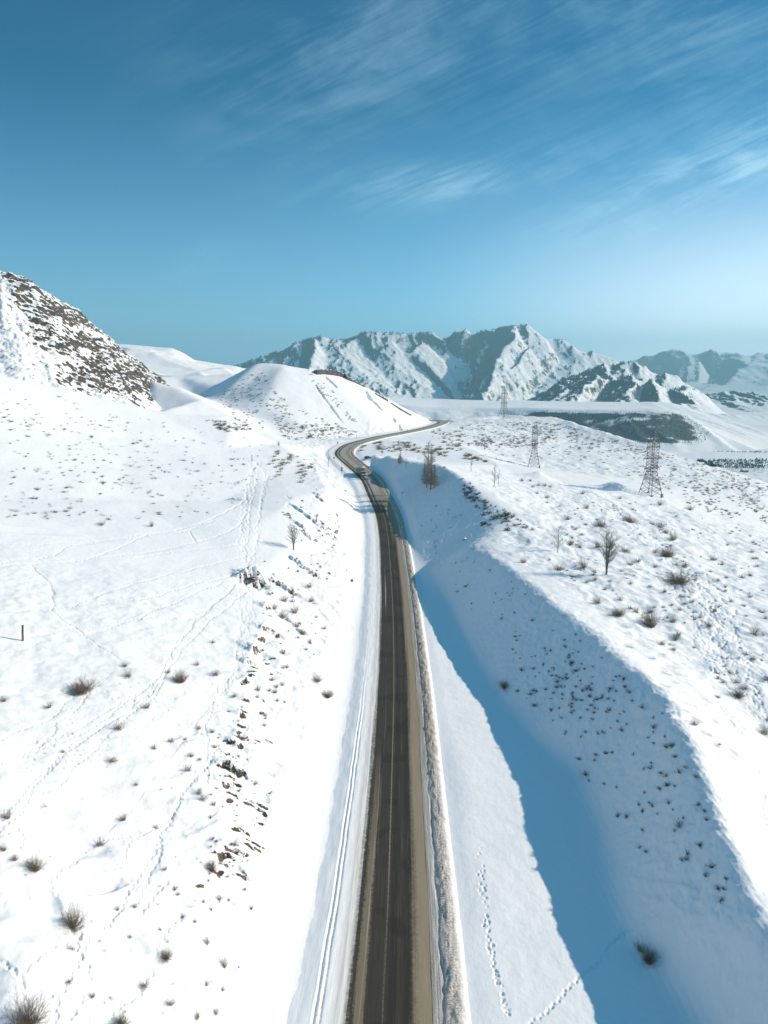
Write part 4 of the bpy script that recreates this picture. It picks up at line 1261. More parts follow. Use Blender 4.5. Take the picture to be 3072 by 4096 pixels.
# the darker shoulder standing in front at the right
fs = [(2020, 1640), (2062, 1622), (2120, 1592), (2183, 1560), (2240, 1527), (2296, 1497), (2352, 1479), (2416, 1453), (2450, 1462), (2479, 1458), (2543, 1444), (2578, 1465), (2628, 1492), (2698, 1504), (2748, 1532), (2790, 1553), (2840, 1596), (2896, 1650), (2960, 1680)]
fl = [[P(x, y, 2300) for x, y in fs]]
fl += [depth_line(L, 2280, 1900, 1640)[1:] for L in (
    [(2543, 1444), (2530, 1500), (2545, 1540), (2490, 1580), (2470, 1632)], [(2578, 1465), (2600, 1520), (2630, 1560), (2640, 1632)],
    [(2416, 1453), (2390, 1510), (2330, 1560), (2290, 1632)], [(2698, 1504), (2720, 1560), (2780, 1610), (2830, 1660)], [(2296, 1497), (2260, 1560), (2200, 1632)])]
fl += [[(x, y + 25, z) for x, y, z in depth_line(L, 2300, 2010, 1640)[1:]] for L in (
    [(2479, 1470), (2450, 1530), (2400, 1590), (2380, 1636)], [(2600, 1490), (2590, 1540), (2570, 1590), (2560, 1636)], [(2650, 1505), (2680, 1560), (2720, 1636)])]
ftoe = [P(px, 1690, 1850) for px in range(2000, 2950, 120)] + [P(3000, 1730, 1880)]
fback = [(x * 1.3, y * 1.28, z - 190) for x, y, z in fl[0][::3]]


def ft_shape(X, Y, Z):
    e_ = sstep(0, 60, Z)
    r = ridged(X - Y * 0.3, Y * 0.6, 110, 5, 0.55, off=2.2)
    return X, Y, Z + e_ * (17 * (r - 0.45) + 8 * (ridged(X, Y, 34, 4, off=3.0) - 0.4) + 3 * fbm(X, Y, 14, 3))


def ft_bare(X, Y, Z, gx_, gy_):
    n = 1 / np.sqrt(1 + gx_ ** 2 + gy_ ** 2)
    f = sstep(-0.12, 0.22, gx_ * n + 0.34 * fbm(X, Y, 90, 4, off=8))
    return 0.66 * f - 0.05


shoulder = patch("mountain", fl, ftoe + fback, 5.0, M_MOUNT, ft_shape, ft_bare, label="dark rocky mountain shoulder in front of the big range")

# pale far ranges at the right
r1 = [(2360, 1500), (2480, 1462), (2543, 1440), (2606, 1419), (2650, 1408), (2691, 1400), (2734, 1405), (2797, 1408), (2847, 1391), (2880, 1406), (2910, 1419), (2946, 1412), (2975, 1420), (3002, 1422), (3037, 1411), (3072, 1418), (3200, 1400), (3400, 1440), (3700, 1480)]
rl = [[P(x, y, 6200) for x, y in r1]]
rl += [depth_line(L, 6130, 5000, 1640)[1:] for L in ([(2691, 1400), (2740, 1470), (2800, 1530), (2880, 1620)], [(2847, 1391), (2800, 1450), (2700, 1530), (2640, 1620)], [(2946, 1412), (3000, 1470), (3072, 1500), (3150, 1620)], [(3037, 1411), (2960, 1480), (2900, 1540), (2950, 1620)])]
rl += [[(x, y + 150, z) for x, y, z in depth_line(L, 6200, 5400, 1640)[1:]] for L in ([(2606, 1440), (2640, 1500), (2680, 1600)], [(2780, 1440), (2760, 1520), (2760, 1600)], [(2910, 1450), (2880, 1520), (2830, 1600)])]
rt = [P(px, 1640, 4800) for px in range(2300, 3800, 200)]
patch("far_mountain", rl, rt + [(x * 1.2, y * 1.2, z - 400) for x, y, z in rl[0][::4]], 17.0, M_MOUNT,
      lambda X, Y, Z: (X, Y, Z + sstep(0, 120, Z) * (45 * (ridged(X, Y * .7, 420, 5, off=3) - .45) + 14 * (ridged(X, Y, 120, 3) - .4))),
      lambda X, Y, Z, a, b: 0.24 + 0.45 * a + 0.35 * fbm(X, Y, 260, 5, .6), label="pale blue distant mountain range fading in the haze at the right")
r2 = [(2700, 1620), (2780, 1588), (2832, 1576), (2880, 1574), (2924, 1571), (2981, 1572), (3020, 1580), (3051, 1592), (3120, 1585), (3300, 1560), (3600, 1580)]
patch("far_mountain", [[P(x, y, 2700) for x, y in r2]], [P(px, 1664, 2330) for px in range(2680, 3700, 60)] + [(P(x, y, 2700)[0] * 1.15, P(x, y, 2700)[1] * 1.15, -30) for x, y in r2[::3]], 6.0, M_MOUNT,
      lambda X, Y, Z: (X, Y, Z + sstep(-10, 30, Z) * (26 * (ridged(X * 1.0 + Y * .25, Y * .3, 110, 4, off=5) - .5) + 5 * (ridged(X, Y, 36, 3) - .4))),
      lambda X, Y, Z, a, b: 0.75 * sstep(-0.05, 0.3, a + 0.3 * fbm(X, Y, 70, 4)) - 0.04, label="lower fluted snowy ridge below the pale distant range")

# ------------------------------------------------------------------ far woods (one mass each)


def cones(name, pts, hs, label, sides=4, slim=0.24):
    pts = np.asarray(pts, float); hs = np.asarray(hs, float)
    n = len(pts)
    rr = hs * slim * RNG.uniform(0.8, 1.25, n); ph = RNG.random(n) * 6.28
    vs = []
    for k in range(sides):
        a = ph + 2 * math.pi * k / sides
        vs.append(np.stack([pts[:, 0] + rr * np.cos(a), pts[:, 1] + rr * np.sin(a), pts[:, 2] + hs * 0.10], 1))
    vs.append(np.stack([pts[:, 0] + 0.04 * hs * RNG.normal(size=n), pts[:, 1], pts[:, 2] + hs], 1))
    co = np.stack(vs, 1).reshape(-1, 3)
    base = (np.arange(n) * (sides + 1))[:, None, None]
    f = np.array([[k, (k + 1) % sides, sides] for k in range(sides)])[None]
    me = raw_mesh(name, co, (base + f).reshape(-1, 3), False)
    o = link(name, me, M_CONIF)
    return tag(o, label, "forest", kind='stuff')


def wood(pt, n, thr, h0, h1, label, extra=None):
    ok = pt['ok'] & (pt['bare'] > thr)
    if extra is not None: ok &= extra(pt)
    ii = np.argwhere(ok)
    ii = ii[RNG.integers(0, len(ii), n)]
    st = pt['X'][0, 1] - pt['X'][0, 0]
    j = RNG.uniform(-0.5, 0.5, (n, 2)) * st
    x = pt['X'][ii[:, 0], ii[:, 1]] + j[:, 0]; y = pt['Y'][ii[:, 0], ii[:, 1]] + j[:, 1]
    z = pt['Z'][ii[:, 0], ii[:, 1]] + j[:, 0] * pt['gx'][ii[:, 0], ii[:, 1]] + j[:, 1] * pt['gy'][ii[:, 0], ii[:, 1]]
    cones("forest", np.stack([x, y, z - 1], 1), RNG.uniform(h0, h1, n), label)


wood(mount, 17000, 0.22, 6, 12, "dense dark larch forest on the shaded flanks of the big mountain", lambda p: p['Z'] > 40)
wood(shoulder, 5000, 0.22, 4, 8, "dark scattered forest on the mountain shoulder before the big range", lambda p: p['Z'] > 50)
wood(terr, 7500, 0.12, 1.5, 3.2, "dark winter scrub covering the face of the snowy terrace", lambda p: p['Z'] < 54)

# ------------------------------------------------------------------ plants


def rnd_dir(spread):
    a = random.random() * 2 * math.pi
    t = math.sqrt(random.random()) * spread
    return Vector((math.cos(a) * math.sin(t), math.sin(a) * math.sin(t), math.cos(t)))


def bush_mesh(name, stems, spread, twigs, r, flat=1.0, mat=None):
    """bare twiggy bush about 1 m tall"""
    sg = Seg()
    for i in range(stems):
        d = rnd_dir(spread)
        L = random.uniform(0.6, 1.05) * (1.0 - 0.12 * random.random())
        p = Vector((random.gauss(0, .17), random.gauss(0, .17), -0.06))
        pts, rr = [p], [r]
        for k in range(3):
            d = (d + Vector((random.gauss(0, .13), random.gauss(0, .13), 0.10 - 0.05 * k))).normalized()
            p = p + d * L / 3
            pts.append(p.copy()); rr.append(r * (1 - 0.27 * (k + 1)))
            for q in range(twigs):
                td = (d + Vector((random.gauss(0, .55), random.gauss(0, .55), random.gauss(0.1, .3)))).normalized()
                b = pts[-2].lerp(p, random.random())
                e_ = b + td * random.uniform(.12, .3)
                sg.stick(b, e_, r * 0.55, r * 0.25)
        sg.path(pts, rr)
    me = sg.mesh(name, 3)
    if flat != 1.0:
        co = np.empty(len(me.vertices) * 3, np.float32); me.vertices.foreach_get('co', co)
        co[2::3] *= flat; me.vertices.foreach_set('co', co)
    me.materials.append(mat)
    return me


BUSH = [bush_mesh("shrub", 64, 1.30, 4, 0.0062, 1.0, M_TWIG) for _ in range(5)]
BUSHD = [bush_mesh("shrub", 170, 1.40, 5, 0.0046, 1.0, M_TWIG) for _ in range(4)]
SAGE = [bush_mesh("sagebrush", 40, 1.35, 3, 0.013, 0.85, M_SAGE) for _ in range(6)]
TUFT = [bush_mesh("grass_tuft", 20, 1.35, 2, 0.0085, 0.75, M_DRY) for _ in range(6)]
SCRUB = [bush_mesh("scrub_bush", 32, 1.35, 3, 0.015, 0.75, M_TWIG) for _ in range(6)]


def plant(name, meshes, px, py, wpx, hpx, label, cat, group=None, p=None, mat=None):
    p = p or hit(px, py)
    if p is None: return None
    k = depth_of(p) / FPX
    o = bpy.data.objects.new(name, random.choice(meshes))
    COL.objects.link(o)
    o.location = p
    sxy = max(wpx * k / 1.75, 0.12); sz = max(hpx * k / 0.95, 0.12)
    o.scale = (sxy * random.uniform(.9, 1.1), sxy * random.uniform(.9, 1.1), sz)
    o.rotation_euler = (random.gauss(0, .16), random.gauss(0, .16), random.random() * 6.28)
    tag(o, label, cat, group)
    return o


BIG = [  # px, py, width, height (picture px), label
    (332, 2765, 150, 62, "wide dense dark shrub on the snowfield, the longest one below the wooden post"),
    (514, 2708, 56, 42, "round grey shrub right of the wide dense shrub, casting a blue shadow"),
    (723, 2728, 82, 56, "broad brown fan shaped shrub beside the main footpath across the snowfield"),
    (670, 2692, 40, 22, "small dark shrub touching the footpath just left of the broad brown fan shrub"),
    (862, 2700, 52, 32, "small dark shrub between the broad fan shrub and the bank edge"),
    (607, 2106, 28, 30, "upright thin shrub standing above the long trails, with a straight shadow to its left"),
    (408, 2100, 42, 22, "low spreading shrub left of the upright thin shrub above the trails"),
    (265, 2047, 34, 15, "small dark shrub with a blue shadow high on the left snowfield"),
    (411, 1933, 38, 13, "flat dark shrub cushion alone near the top of the snowfield"),
    (14, 2806, 55, 30, "dark shrub cut off by the picture's edge below the wooden post"),
    (289, 3712, 112, 112, "large round leafless shrub with a wide blue shadow beside crossing trails"),
    (108, 4110, 210, 125, "huge twiggy shrub filling the bottom corner of the snowfield"),
    (485, 4100, 84, 55, "brown shrub half cut off at the picture's lower edge beside the trail end"),
    (137, 3478, 95, 62, "tangled windswept shrub with trailing branches left of the small snow hollow"),
    (29, 3275, 62, 58, "pale shrub at the picture's edge above the tangled windswept shrub"),
    (665, 3832, 66, 50, "bushy shrub on the shady trail leading down to the bottom edge"),
    (579, 3948, 62, 42, "shrub with lumps of snow on it beside the shady trail"),
    (846, 3480, 72, 54, "brown shrub tucked under the grey rock outcrop nearest the camera"),
    (897, 3868, 56, 62, "tall sparse twig clump low on the cut slope"),
    (448, 3046, 62, 28, "flat pale shrub on smooth snow with a short blue shadow"),
    (477, 2915, 62, 34, "brown shrub in the middle of the parallel trails"),
    (1310, 2789, 66, 36, "reddish brown shrub lowest on the cut slope near the road"),
    (1272, 2724, 62, 30, "pale brown shrub just above the reddish brown one on the cut slope"),
    (2333, 2273, 48, 56, "round upright shrub left of the two stemmed tree"),
    (2403, 2107, 72, 30, "wide grey shrub on the flat straight above the two stemmed tree"),
    (2519, 2091, 95, 34, "pale shrubs in a shaded hollow right of the wide grey shrub"),
    (2717, 2332, 155, 50, "longest thicket of dry shrubs on the trampled flat"),
    (2668, 2226, 82, 46, "brown shrub patch above the longest thicket"),
    (2473, 2464, 82, 42, "olive brown shrub beside the crest, nearer than the two stemmed tree"),
    (2601, 2506, 84, 78, "tall tangled shrub right of the olive brown shrub"),
    (2391, 2413, 54, 36, "upright grass like shrub left of the olive brown shrub"),
    (3019, 2538, 52, 46, "round shrub in a snow hollow at the picture's right edge"),
    (2949, 2787, 66, 44, "olive shrub right of the crest where trails run down"),
    (3062, 2935, 60, 55, "shrub cut off by the picture's right edge below the olive shrub"),
    (2850, 2240, 40, 26, "single grey shrub with a dark shadow on the open snow at the far right"),
    (2233, 2281, 60, 36, "spiky low shrub left of the round upright shrub"),
    (2557, 3800, 62, 62, "lowest round shrub on the shaded bank above the animal track"),
    (2592, 3845, 80, 70, "dark shrub at the foot of the shaded bank beside the animal track"),
    (2017, 2752, 70, 30, "two dark tufts lying along the foot of the shaded bank"),
]
for px, py, wp, hp, lb in BIG:
    plant("shrub", BUSHD if wp > 65 else BUSH, px, py, wp, hp, lb, "shrub")

G1 = "shrubs on the cut slope left of the road"
for px, py, wp in ((1136, 2406, 42), (1242, 2406, 42), (1177, 2452, 52), (1133, 2469, 46), (1095, 2436, 40), (1185, 2507, 44), (1212, 2539, 42), (1106, 2550, 40), (1133, 2615, 40), (1033, 2762, 38),
                   (1299, 2517, 28), (1104, 2750, 30), (1085, 2723, 30), (1077, 2765, 26), (1101, 2770, 34), (1130, 2742, 30), (1147, 2671, 30), (1130, 2674, 26), (938, 2788, 30), (968, 2872, 26),
                   (1060, 2876, 22), (1139, 2810, 20), (1236, 2349, 38), (1258, 2303, 32), (1059, 2864, 28), (1057, 2905, 28), (1090, 2722, 24), (879, 3600, 52), (1005, 3636, 36), (828, 3774, 52), (788, 4070, 60),
                   (680, 4020, 52), (861, 4056, 46), (825, 3940, 42), (890, 3962, 40), (1030, 2790, 24), (1110, 2805, 24), (1265, 2470, 18), (1240, 2570, 26), (1225, 2600, 22), (1380, 1965, 12), (980, 3560, 26), (955, 3870, 20)):
    plant("shrub", BUSH, px, py, wp, wp * random.uniform(.6, .8), "small twiggy brown shrub rooted in the sunlit cut slope left of the road", "shrub", G1)
G2 = "shrubs on the left snowfield near the bank edge"
for px, py, wp in ((195, 2832, 44), (586, 2832, 48), (683, 2967, 46), (618, 2996, 34), (752, 3083, 46), (796, 2916, 40), (763, 3025, 40), (799, 3040, 30), (495, 3281, 52), (622, 3314, 36), (539, 3629, 40), (850, 2930, 36),
                   (858, 2990, 38), (795, 3175, 40), (855, 3220, 36), (810, 3200, 48), (730, 3670, 30), (640, 3720, 26), (700, 3560, 40), (712, 3580, 30), (845, 3640, 30), (780, 3690, 26), (290, 3800, 40), (370, 3990, 40),
                   (15, 3400, 50), (60, 3440, 50), (400, 3380, 60), (545, 3140, 30), (275, 3930, 40), (520, 3750, 28), (470, 3640, 36), (815, 3610, 30), (500, 2665, 40), (790, 2660, 32), (850, 2570, 30), (740, 2960, 24), (250, 3010, 34), (660, 3480, 30)):
    plant("shrub", BUSH, px, py, wp, wp * random.uniform(.5, .75), "small bare shrub poking through snow between the trails on the left snowfield", "shrub", G2)
G3 = "shrubs on the rough flat beyond the right crest"
for px, py, wp in ((2663, 2132, 44), (2742, 2264, 34), (2498, 2206, 50), (2552, 2248, 40), (2271, 2078, 34), (2345, 2035, 40), (2188, 1992, 26), (2147, 1975, 26), (2130, 1950, 24), (2155, 1942, 24), (2178, 1945, 26), (2200, 1950, 24),
                   (2089, 1925, 26), (2122, 1925, 22), (2692, 2488, 50), (2647, 2579, 46), (2697, 2599, 34), (2833, 2505, 46), (2440, 2190, 60), (2390, 2190, 50), (2320, 2190, 40), (2280, 2180, 46), (2095, 2250, 40), (2620, 2210, 30),
                   (2620, 2270, 28), (2560, 2140, 24), (2640, 2110, 50), (2760, 2040, 50), (2530, 2040, 22), (2690, 2160, 60), (2520, 2260, 40), (2380, 2320, 30), (2780, 2900, 44), (2870, 2790, 30), (2880, 2980, 20), (2600, 2450, 40),
                   (2545, 2450, 44), (2720, 2440, 30), (2700, 2560, 44), (2715, 2540, 36), (3000, 2390, 30), (2900, 2350, 26), (2640, 2020, 34), (2480, 1995, 26), (2330, 1975, 30), (2420, 2360, 30), (2480, 2400, 36), (2350, 2330, 24)):
    plant("shrub", BUSH, px, py, wp, wp * random.uniform(.5, .75), "small grey brown shrub on the rough snowy flat beyond the right crest", "shrub", G3)


def scatter(n, poly, fn, dens=None, seed=0):
    rs = random.Random(seed)
    xs = [q[0] for q in poly]; ys = [q[1] for q in poly]
    c = 0; tries = 0
    while c < n and tries < n * 60:
        tries += 1
        x, y = rs.uniform(min(xs), max(xs)), rs.uniform(min(ys), max(ys))
        if not in_poly(np.array([x]), np.array([y]), poly)[0]: continue
        if dens is not None and rs.random() > dens(x, y): continue
        p = hit(x, y)
        if p is None: continue
        if abs(float(road_st([p[0]], [p[1]], 12)[1][0])) < 9.5: continue
        fn(x, y, p, rs); c += 1


def clump(x, y, sc=90.0, off=0.0):
    return float(np.clip(0.5 + 1.6 * fbm(np.array([x]), np.array([y]), sc, 3, off=off)[0], 0.03, 1))


def real(meshes, name, h0, h1, label, cat, group, asp=1.2):
    def f(x, y, p, rs):
        h = (h0 + (h1 - h0) * rs.random() ** 1.6) * (1 if rs.random() > .15 else rs.uniform(.5, 1.6))
        o = bpy.data.objects.new(name, rs.choice(meshes)); COL.objects.link(o)
        o.location = p; s = h * rs.uniform(.85, 1.25) * asp * .8
        o.scale = (s, s * rs.uniform(.6, 1.5), h * rs.uniform(.7, 1.2)); o.rotation_euler = (rs.gauss(0, .2), rs.gauss(0, .2), rs.random() * 6.28)
        tag(o, label, cat, group)
    return f


BANK = [(1800, 2300), (1900, 2260), (2010, 2300), (2200, 2430), (2400, 2590), (2650, 2840), (2780, 3080), (2860, 3350), (2960, 3700), (2700, 3500), (2520, 3380), (2350, 3120), (2250, 2960), (2000, 2690), (1850, 2440)]
core = lambda x, y: max(0.15, math.exp(-(((x - 2330) * .7 - (y - 2760) * .25) / 150) ** 2 - ((y - 2720) / 190) ** 2), 0.6 * math.exp(-((x - 2640) / 70) ** 2 - ((y - 3160) / 110) ** 2), 0.55 * math.exp(-((x - 1870) / 40) ** 2 - ((y - 2360) / 40) ** 2))
scatter(215, BANK, real(SAGE, "sagebrush", 0.5, 1.05, "small dark sagebrush on the shaded bank right of the road", "sagebrush", "sagebrush on the shaded bank"), core, 1)
RID = [(1770, 1868), (1860, 1918), (1945, 1978), (2015, 2040), (2120, 2110), (2050, 2125), (1960, 2110), (1900, 2100), (1895, 2030), (1845, 1960)]
scatter(130, RID, real(SAGE, "dark_bush", 0.9, 1.7, "dark low bush on the ridge side behind the larches", "dark bush", "dark bushes on the ridge behind the larches"), lambda x, y: clump(x, y, 60) , 2)
FLD = [(0, 1545), (280, 1590), (620, 1675), (940, 1725), (1090, 1800), (1110, 1960), (900, 2050), (500, 2090), (0, 2080)]
scatter(195, FLD, real(TUFT, "grass_tuft", 1.0, 1.9, "low dry grass tuft sticking out of the upper left snowfield", "grass tuft", "dry tufts on the upper left snowfield", 1.6), lambda x, y: clump(x, y, 110, 4), 3)
scatter(150, FLD, real(SAGE, "cushion_bush", 0.6, 1.25, "dark low cushion bush on the upper left snowfield", "cushion bush", "dark cushions on the upper left snowfield", 1.8), lambda x, y: clump(x, y, 120, 6), 4)
NEARL = [(0, 2830), (500, 2850), (900, 2860), (1080, 3200), (1010, 3900), (900, 4096), (0, 4096)]
scatter(80, NEARL, real(TUFT, "grass_tuft", 0.35, 0.7, "thin dry grass tuft on the snow of the near left slope", "grass tuft", "dry tufts on the near left slope", 1.1), lambda x, y: 0.25 + 0.75 * (x > 620), 5)
NEARC = [(900, 2830), (1060, 2800), (1060, 3100), (1000, 3500), (960, 3700), (830, 3560), (830, 3000)]
scatter(45, NEARC, real(SAGE, "sagebrush", 0.3, 0.6, "tiny dark sagebrush on the broken edge of the near left bank", "sagebrush", "sagebrush on the near left bank edge", 1.1), None, 6)
RGT = [(2040, 2130), (2200, 2000), (2450, 1985), (3072, 2120), (3072, 2950), (2900, 2750), (2600, 2490), (2300, 2350)]
scatter(190, RGT, real(BUSH, "dry_bush", 0.5, 1.5, "little dry bush scattered on the rough trampled flat right of the crest", "dry bush", "little dry bushes on the right flat"), lambda x, y: clump(x, y, 90, 9) ** 1.5, 7)
SLP = [(1640, 2120), (1760, 2010), (1850, 2060), (1990, 2240), (1800, 2300), (1700, 2250)]
scatter(22, SLP, real(TUFT, "grass_tuft", 1.0, 1.7, "pale dry weed standing on the upper shaded bank near the larches", "grass tuft", "dry weeds on the upper shaded bank"), None, 8)

# scrub far away: the nearest ones each its own, the rest one mass
SC, LG = [], []


def collect(h0, h1, region):
    def f(x, y, p, rs):
        SC.append((depth_of(p), p, rs.uniform(h0, h1), rs.random() * 6.28, region))
    return f


scatter(210, [(1700, 1735), (1900, 1700), (2240, 1700), (2540, 1785), (2760, 1845), (3072, 1950), (3072, 2100), (2640, 1960), (2450, 1880), (2100, 1840), (1850, 1830)], collect(0.9, 2.0, 0), lambda x, y: clump(x, y, 80, 12), 10)
scatter(420, [(1720, 1725), (1900, 1690), (2220, 1690), (2540, 1778), (2600, 1810), (2100, 1790), (1800, 1790)], collect(1.0, 2.4, 0), lambda x, y: clump(x, y, 60, 13), 11)
scatter(330, [(2500, 1775), (2760, 1840), (3072, 1940), (3072, 2110), (2800, 2040), (2560, 1900)], collect(0.8, 1.7, 0), lambda x, y: clump(x, y, 60, 14), 12)
scatter(150, [(1440, 1780), (1520, 1768), (1640, 1772), (1800, 1790), (1960, 1850), (1820, 1832), (1640, 1806), (1440, 1808)], collect(1.2, 2.6, 1), lambda x, y: clump(x, y, 60, 15), 13)
scatter(300, [(860, 1590), (1050, 1470), (1090, 1560), (1200, 1640), (1420, 1725), (1300, 1755), (1120, 1735), (950, 1690)], collect(0.8, 1.7, 2), lambda x, y: clump(x, y, 50, 16), 14)
scatter(120, [(1100, 1690), (1350, 1700), (1440, 1735), (1320, 1760), (1140, 1760)], collect(1.0, 2.2, 2), lambda x, y: clump(x, y, 50, 17), 15)
scatter(70, [(820, 1680), (980, 1690), (1010, 1720), (900, 1730)], collect(1.0, 2.0, 2), None, 16)
scatter(60, [(1230, 1480), (1330, 1560), (1440, 1690), (1400, 1690), (1270, 1560)], collect(0.8, 1.7, 2), None, 17)
scatter(60, [(1050, 1800), (1150, 1800), (1250, 1860), (1200, 1950), (1080, 1900)], collect(1.0, 2.2, 3), lambda x, y: clump(x, y, 60, 18), 18)
SC.sort(key=lambda q: q[0])
SLAB = ["grey scrub bush dotted over the snowy slope around the pylons", "dark scrub bush in the thicket belt behind the blue white board",
        "tiny scrub bush dotted over the flank of the rounded hill", "brown bush on the field corner left of the road bend"]
SGRP = ["scrub on the slope around the pylons", "thicket belt behind the board", "scrub on the rounded hill", "bushes left of the road bend"]
mass_v, mass_f, nv = [], [], 0
SM = []
for me in SCRUB:
    co = np.empty(len(me.vertices) * 3, np.float32); me.vertices.foreach_get('co', co)
    fa = np.empty(len(me.polygons) * 4, np.int32); me.polygons.foreach_get('vertices', fa)
    SM.append((co.reshape(-1, 3), fa.reshape(-1, 4)))
for i, (d, p, h, rot, reg) in enumerate(SC):
    if i < 295:
        o = bpy.data.objects.new("scrub_bush", SCRUB[i % 6]); COL.objects.link(o)
        o.location = p; o.scale = (h * 1.15, h * 1.15, h); o.rotation_euler = (0, 0, rot)
        tag(o, SLAB[reg], "bush", SGRP[reg])
    else:
        co, fa = SM[i % 6]
        c, s_ = math.cos(rot), math.sin(rot)
        q = np.stack([(co[:, 0] * c - co[:, 1] * s_) * h * 1.2 + p[0], (co[:, 0] * s_ + co[:, 1] * c) * h * 1.2 + p[1], co[:, 2] * h + p[2]], 1)
        mass_v.append(q); mass_f.append(fa + nv); nv += len(q)
o = link("scrub", raw_mesh("scrub", np.concatenate(mass_v), np.concatenate(mass_f), False), M_TWIG)
tag(o, "sparse far scrub sprinkled over the distant snowy slopes", "scrub", kind='stuff')

# dark woods along the river flat
vp, vh = [], []
for poly, n, h0, h1 in (([(2790, 1845), (2900, 1838), (3072, 1838), (3072, 1872), (2960, 1876), (2850, 1868)], 420, 1.5, 3.4), ([(2640, 1790), (2900, 1800), (3072, 1806), (3072, 1812), (2760, 1806)], 60, 1.5, 2.5)):
    def f(x, y, p, rs): vp.append(p); vh.append(rs.uniform(h0, h1))
    scatter(n, poly, f, None, 20)
cones("forest", vp, vh, "dark belt of river woods on the valley floor at the right edge", slim=0.34)


def bare_tree(h, stems=1, spread=0.5, dens=26, larch=False, lean=0.0, r0=None):
    """returns trunk mesh and crown mesh, base at the origin"""
    tr, cr_ = Seg(), Seg()
    r0 = r0 or h * 0.014
    for sI in range(stems):
        hh = h * (1.0 if sI == 0 else random.uniform(.88, .96))
        sd = 1 if sI % 2 else -1
        pts, rr = [], []
        N = 9
        off = (0.035 * hh * sd if stems > 1 else 0)
        for k in range(N + 1):
            f = k / N
            pts.append(Vector((off * f * 2.2 + lean * hh * f + 0.012 * hh * math.sin(3 * f + sI * 2), 0.01 * hh * math.sin(4.2 * f + sI), hh * f - 0.15 * (k == 0))))
            rr.append(r0 * (1 - 0.9 * f) + 0.008)
        tr.path(pts, rr)
        nb = int(dens * (2.6 if larch else 1))
        for b in range(nb):
            f = random.uniform(0.10 if larch else 0.16, 0.98)
            k = min(int(f * N), N - 1)
            base = pts[k].lerp(pts[k + 1], f * N - k)
            a = random.random() * 6.283
            if larch:
                L = hh * (0.17 * (1 - f) + 0.03) * random.uniform(.7, 1.15)
                el = random.uniform(-0.12, 0.25)
            else:
                L = hh * (0.10 + 0.24 * math.sin(math.pi * min(1, f * .9 + .05))) * random.uniform(.55, 1.1) * spread * 2 * (1.25 - f * .75)
                el = random.uniform(0.35, 1.0)
            d = Vector((math.cos(a) * math.cos(el), math.sin(a) * math.cos(el), math.sin(el)))
            p = base.copy(); rb = max(r0 * (1 - f) * 0.38, 0.012)
            prev = p
            for q in range(4):
                d = (d + Vector((random.gauss(0, .10), random.gauss(0, .10), 0.03 if larch else 0.10))).normalized()
                p = prev + d * L / 4
                cr_.stick(prev, p, rb * (1 - q * .22), rb * (1 - (q + 1) * .22))
                for w_ in range(3 if larch else 3):
                    td = (d + Vector((random.gauss(0, .5), random.gauss(0, .5), random.gauss(-.15 if larch else .2, .3)))).normalized()
                    e1 = prev.lerp(p, random.random())
                    e2 = e1 + td * L * random.uniform(.14, .32)
                    cr_.stick(e1, e2, rb * .42 + (.014 if larch else .003), (.016 if larch else .006) + rb * .1)
                    if not larch:
                        for _ in range(2):
                            t2 = (td + Vector((random.gauss(0, .5), random.gauss(0, .5), random.gauss(.1, .3)))).normalized()
                            e3 = e1.lerp(e2, random.uniform(.4, 1))
                            cr_.stick(e3, e3 + t2 * L * .14, .010, .005)
                prev = p
    return tr.mesh("trunk", 6, True), cr_.mesh("crown", 3)


def put_tree(name, meshes, px, py, hpx, label, larch=False, group=None, base_h=None):
    p = hit(px, py)
    if p is None: return
    k = depth_of(p) / FPX * hpx / base_h
    root = bpy.data.objects.new(name, None); COL.objects.link(root)
    root.location = p; root.rotation_euler = (0, 0, random.uniform(-.5, .5)); root.scale = (k, k, k)
    tag(root, label, "tree", group)
    link("trunk", meshes[0], M_LBARK if larch else M_BARK, root)
    link("crown", meshes[1], M_LARCH if larch else M_BARK, root)
    return root


T_TWIN = bare_tree(14, 2, 0.62, 46, r0=0.24)
T_LEFT = bare_tree(9, 2, 0.75, 30, r0=0.15)
T_SLIM = bare_tree(10, 1, 0.60, 34, r0=0.15)
T_THIN = bare_tree(9, 1, 0.42, 18, r0=0.11)
T_LAR1 = bare_tree(19, 1, 0.5, 120, True, r0=0.26)
T_LAR2 = bare_tree(12, 1, 0.5, 90, True, r0=0.18)
put_tree("bare_tree", T_TWIN, 2425, 2299, 195, "two stemmed leafless tree, the largest on the flat right of the crest", base_h=14)
put_tree("bare_tree", T_SLIM, 2231, 2210, 106, "slender leafless birch left of the two stemmed tree", base_h=10)
put_tree("bare_tree", T_LEFT, 1174, 2200, 108, "leafless low forked tree alone on the edge of the left bank", base_h=9)
put_tree("larch", T_LAR1, 1723, 1957, 180, "tallest brown larch in the clump beside the shaded road bend", True, base_h=19)
put_tree("larch", T_LAR1, 1706, 1950, 128, "middle brown larch directly left of the tallest one", True, base_h=19)
put_tree("larch", T_LAR2, 1697, 1935, 104, "slim larch on the left side of the larch clump", True, base_h=12)
put_tree("larch", T_LAR2, 1736, 1952, 96, "short larch at the right foot of the larch clump", True, base_h=12)
put_tree("larch", T_LAR2, 1600, 1857, 58, "small dark larch on the bank brow beside the blue white board", True, base_h=12)
put_tree("larch", T_LAR2, 1595, 1856, 40, "smallest larch pressed against the small dark larch on the bank brow", True, base_h=12)
put_tree("bare_tree", T_THIN, 1624, 1874, 44, "crooked little tree just right of the small dark larch", base_h=9)
put_tree("bare_tree", T_THIN, 1884, 1886, 70, "thin lone sapling on the snow behind the larch clump", base_h=9)
put_tree("bare_tree", T_SLIM, 1977, 1944, 84, "leafless birch on the ridge between larch clump and snow heap", base_h=10)
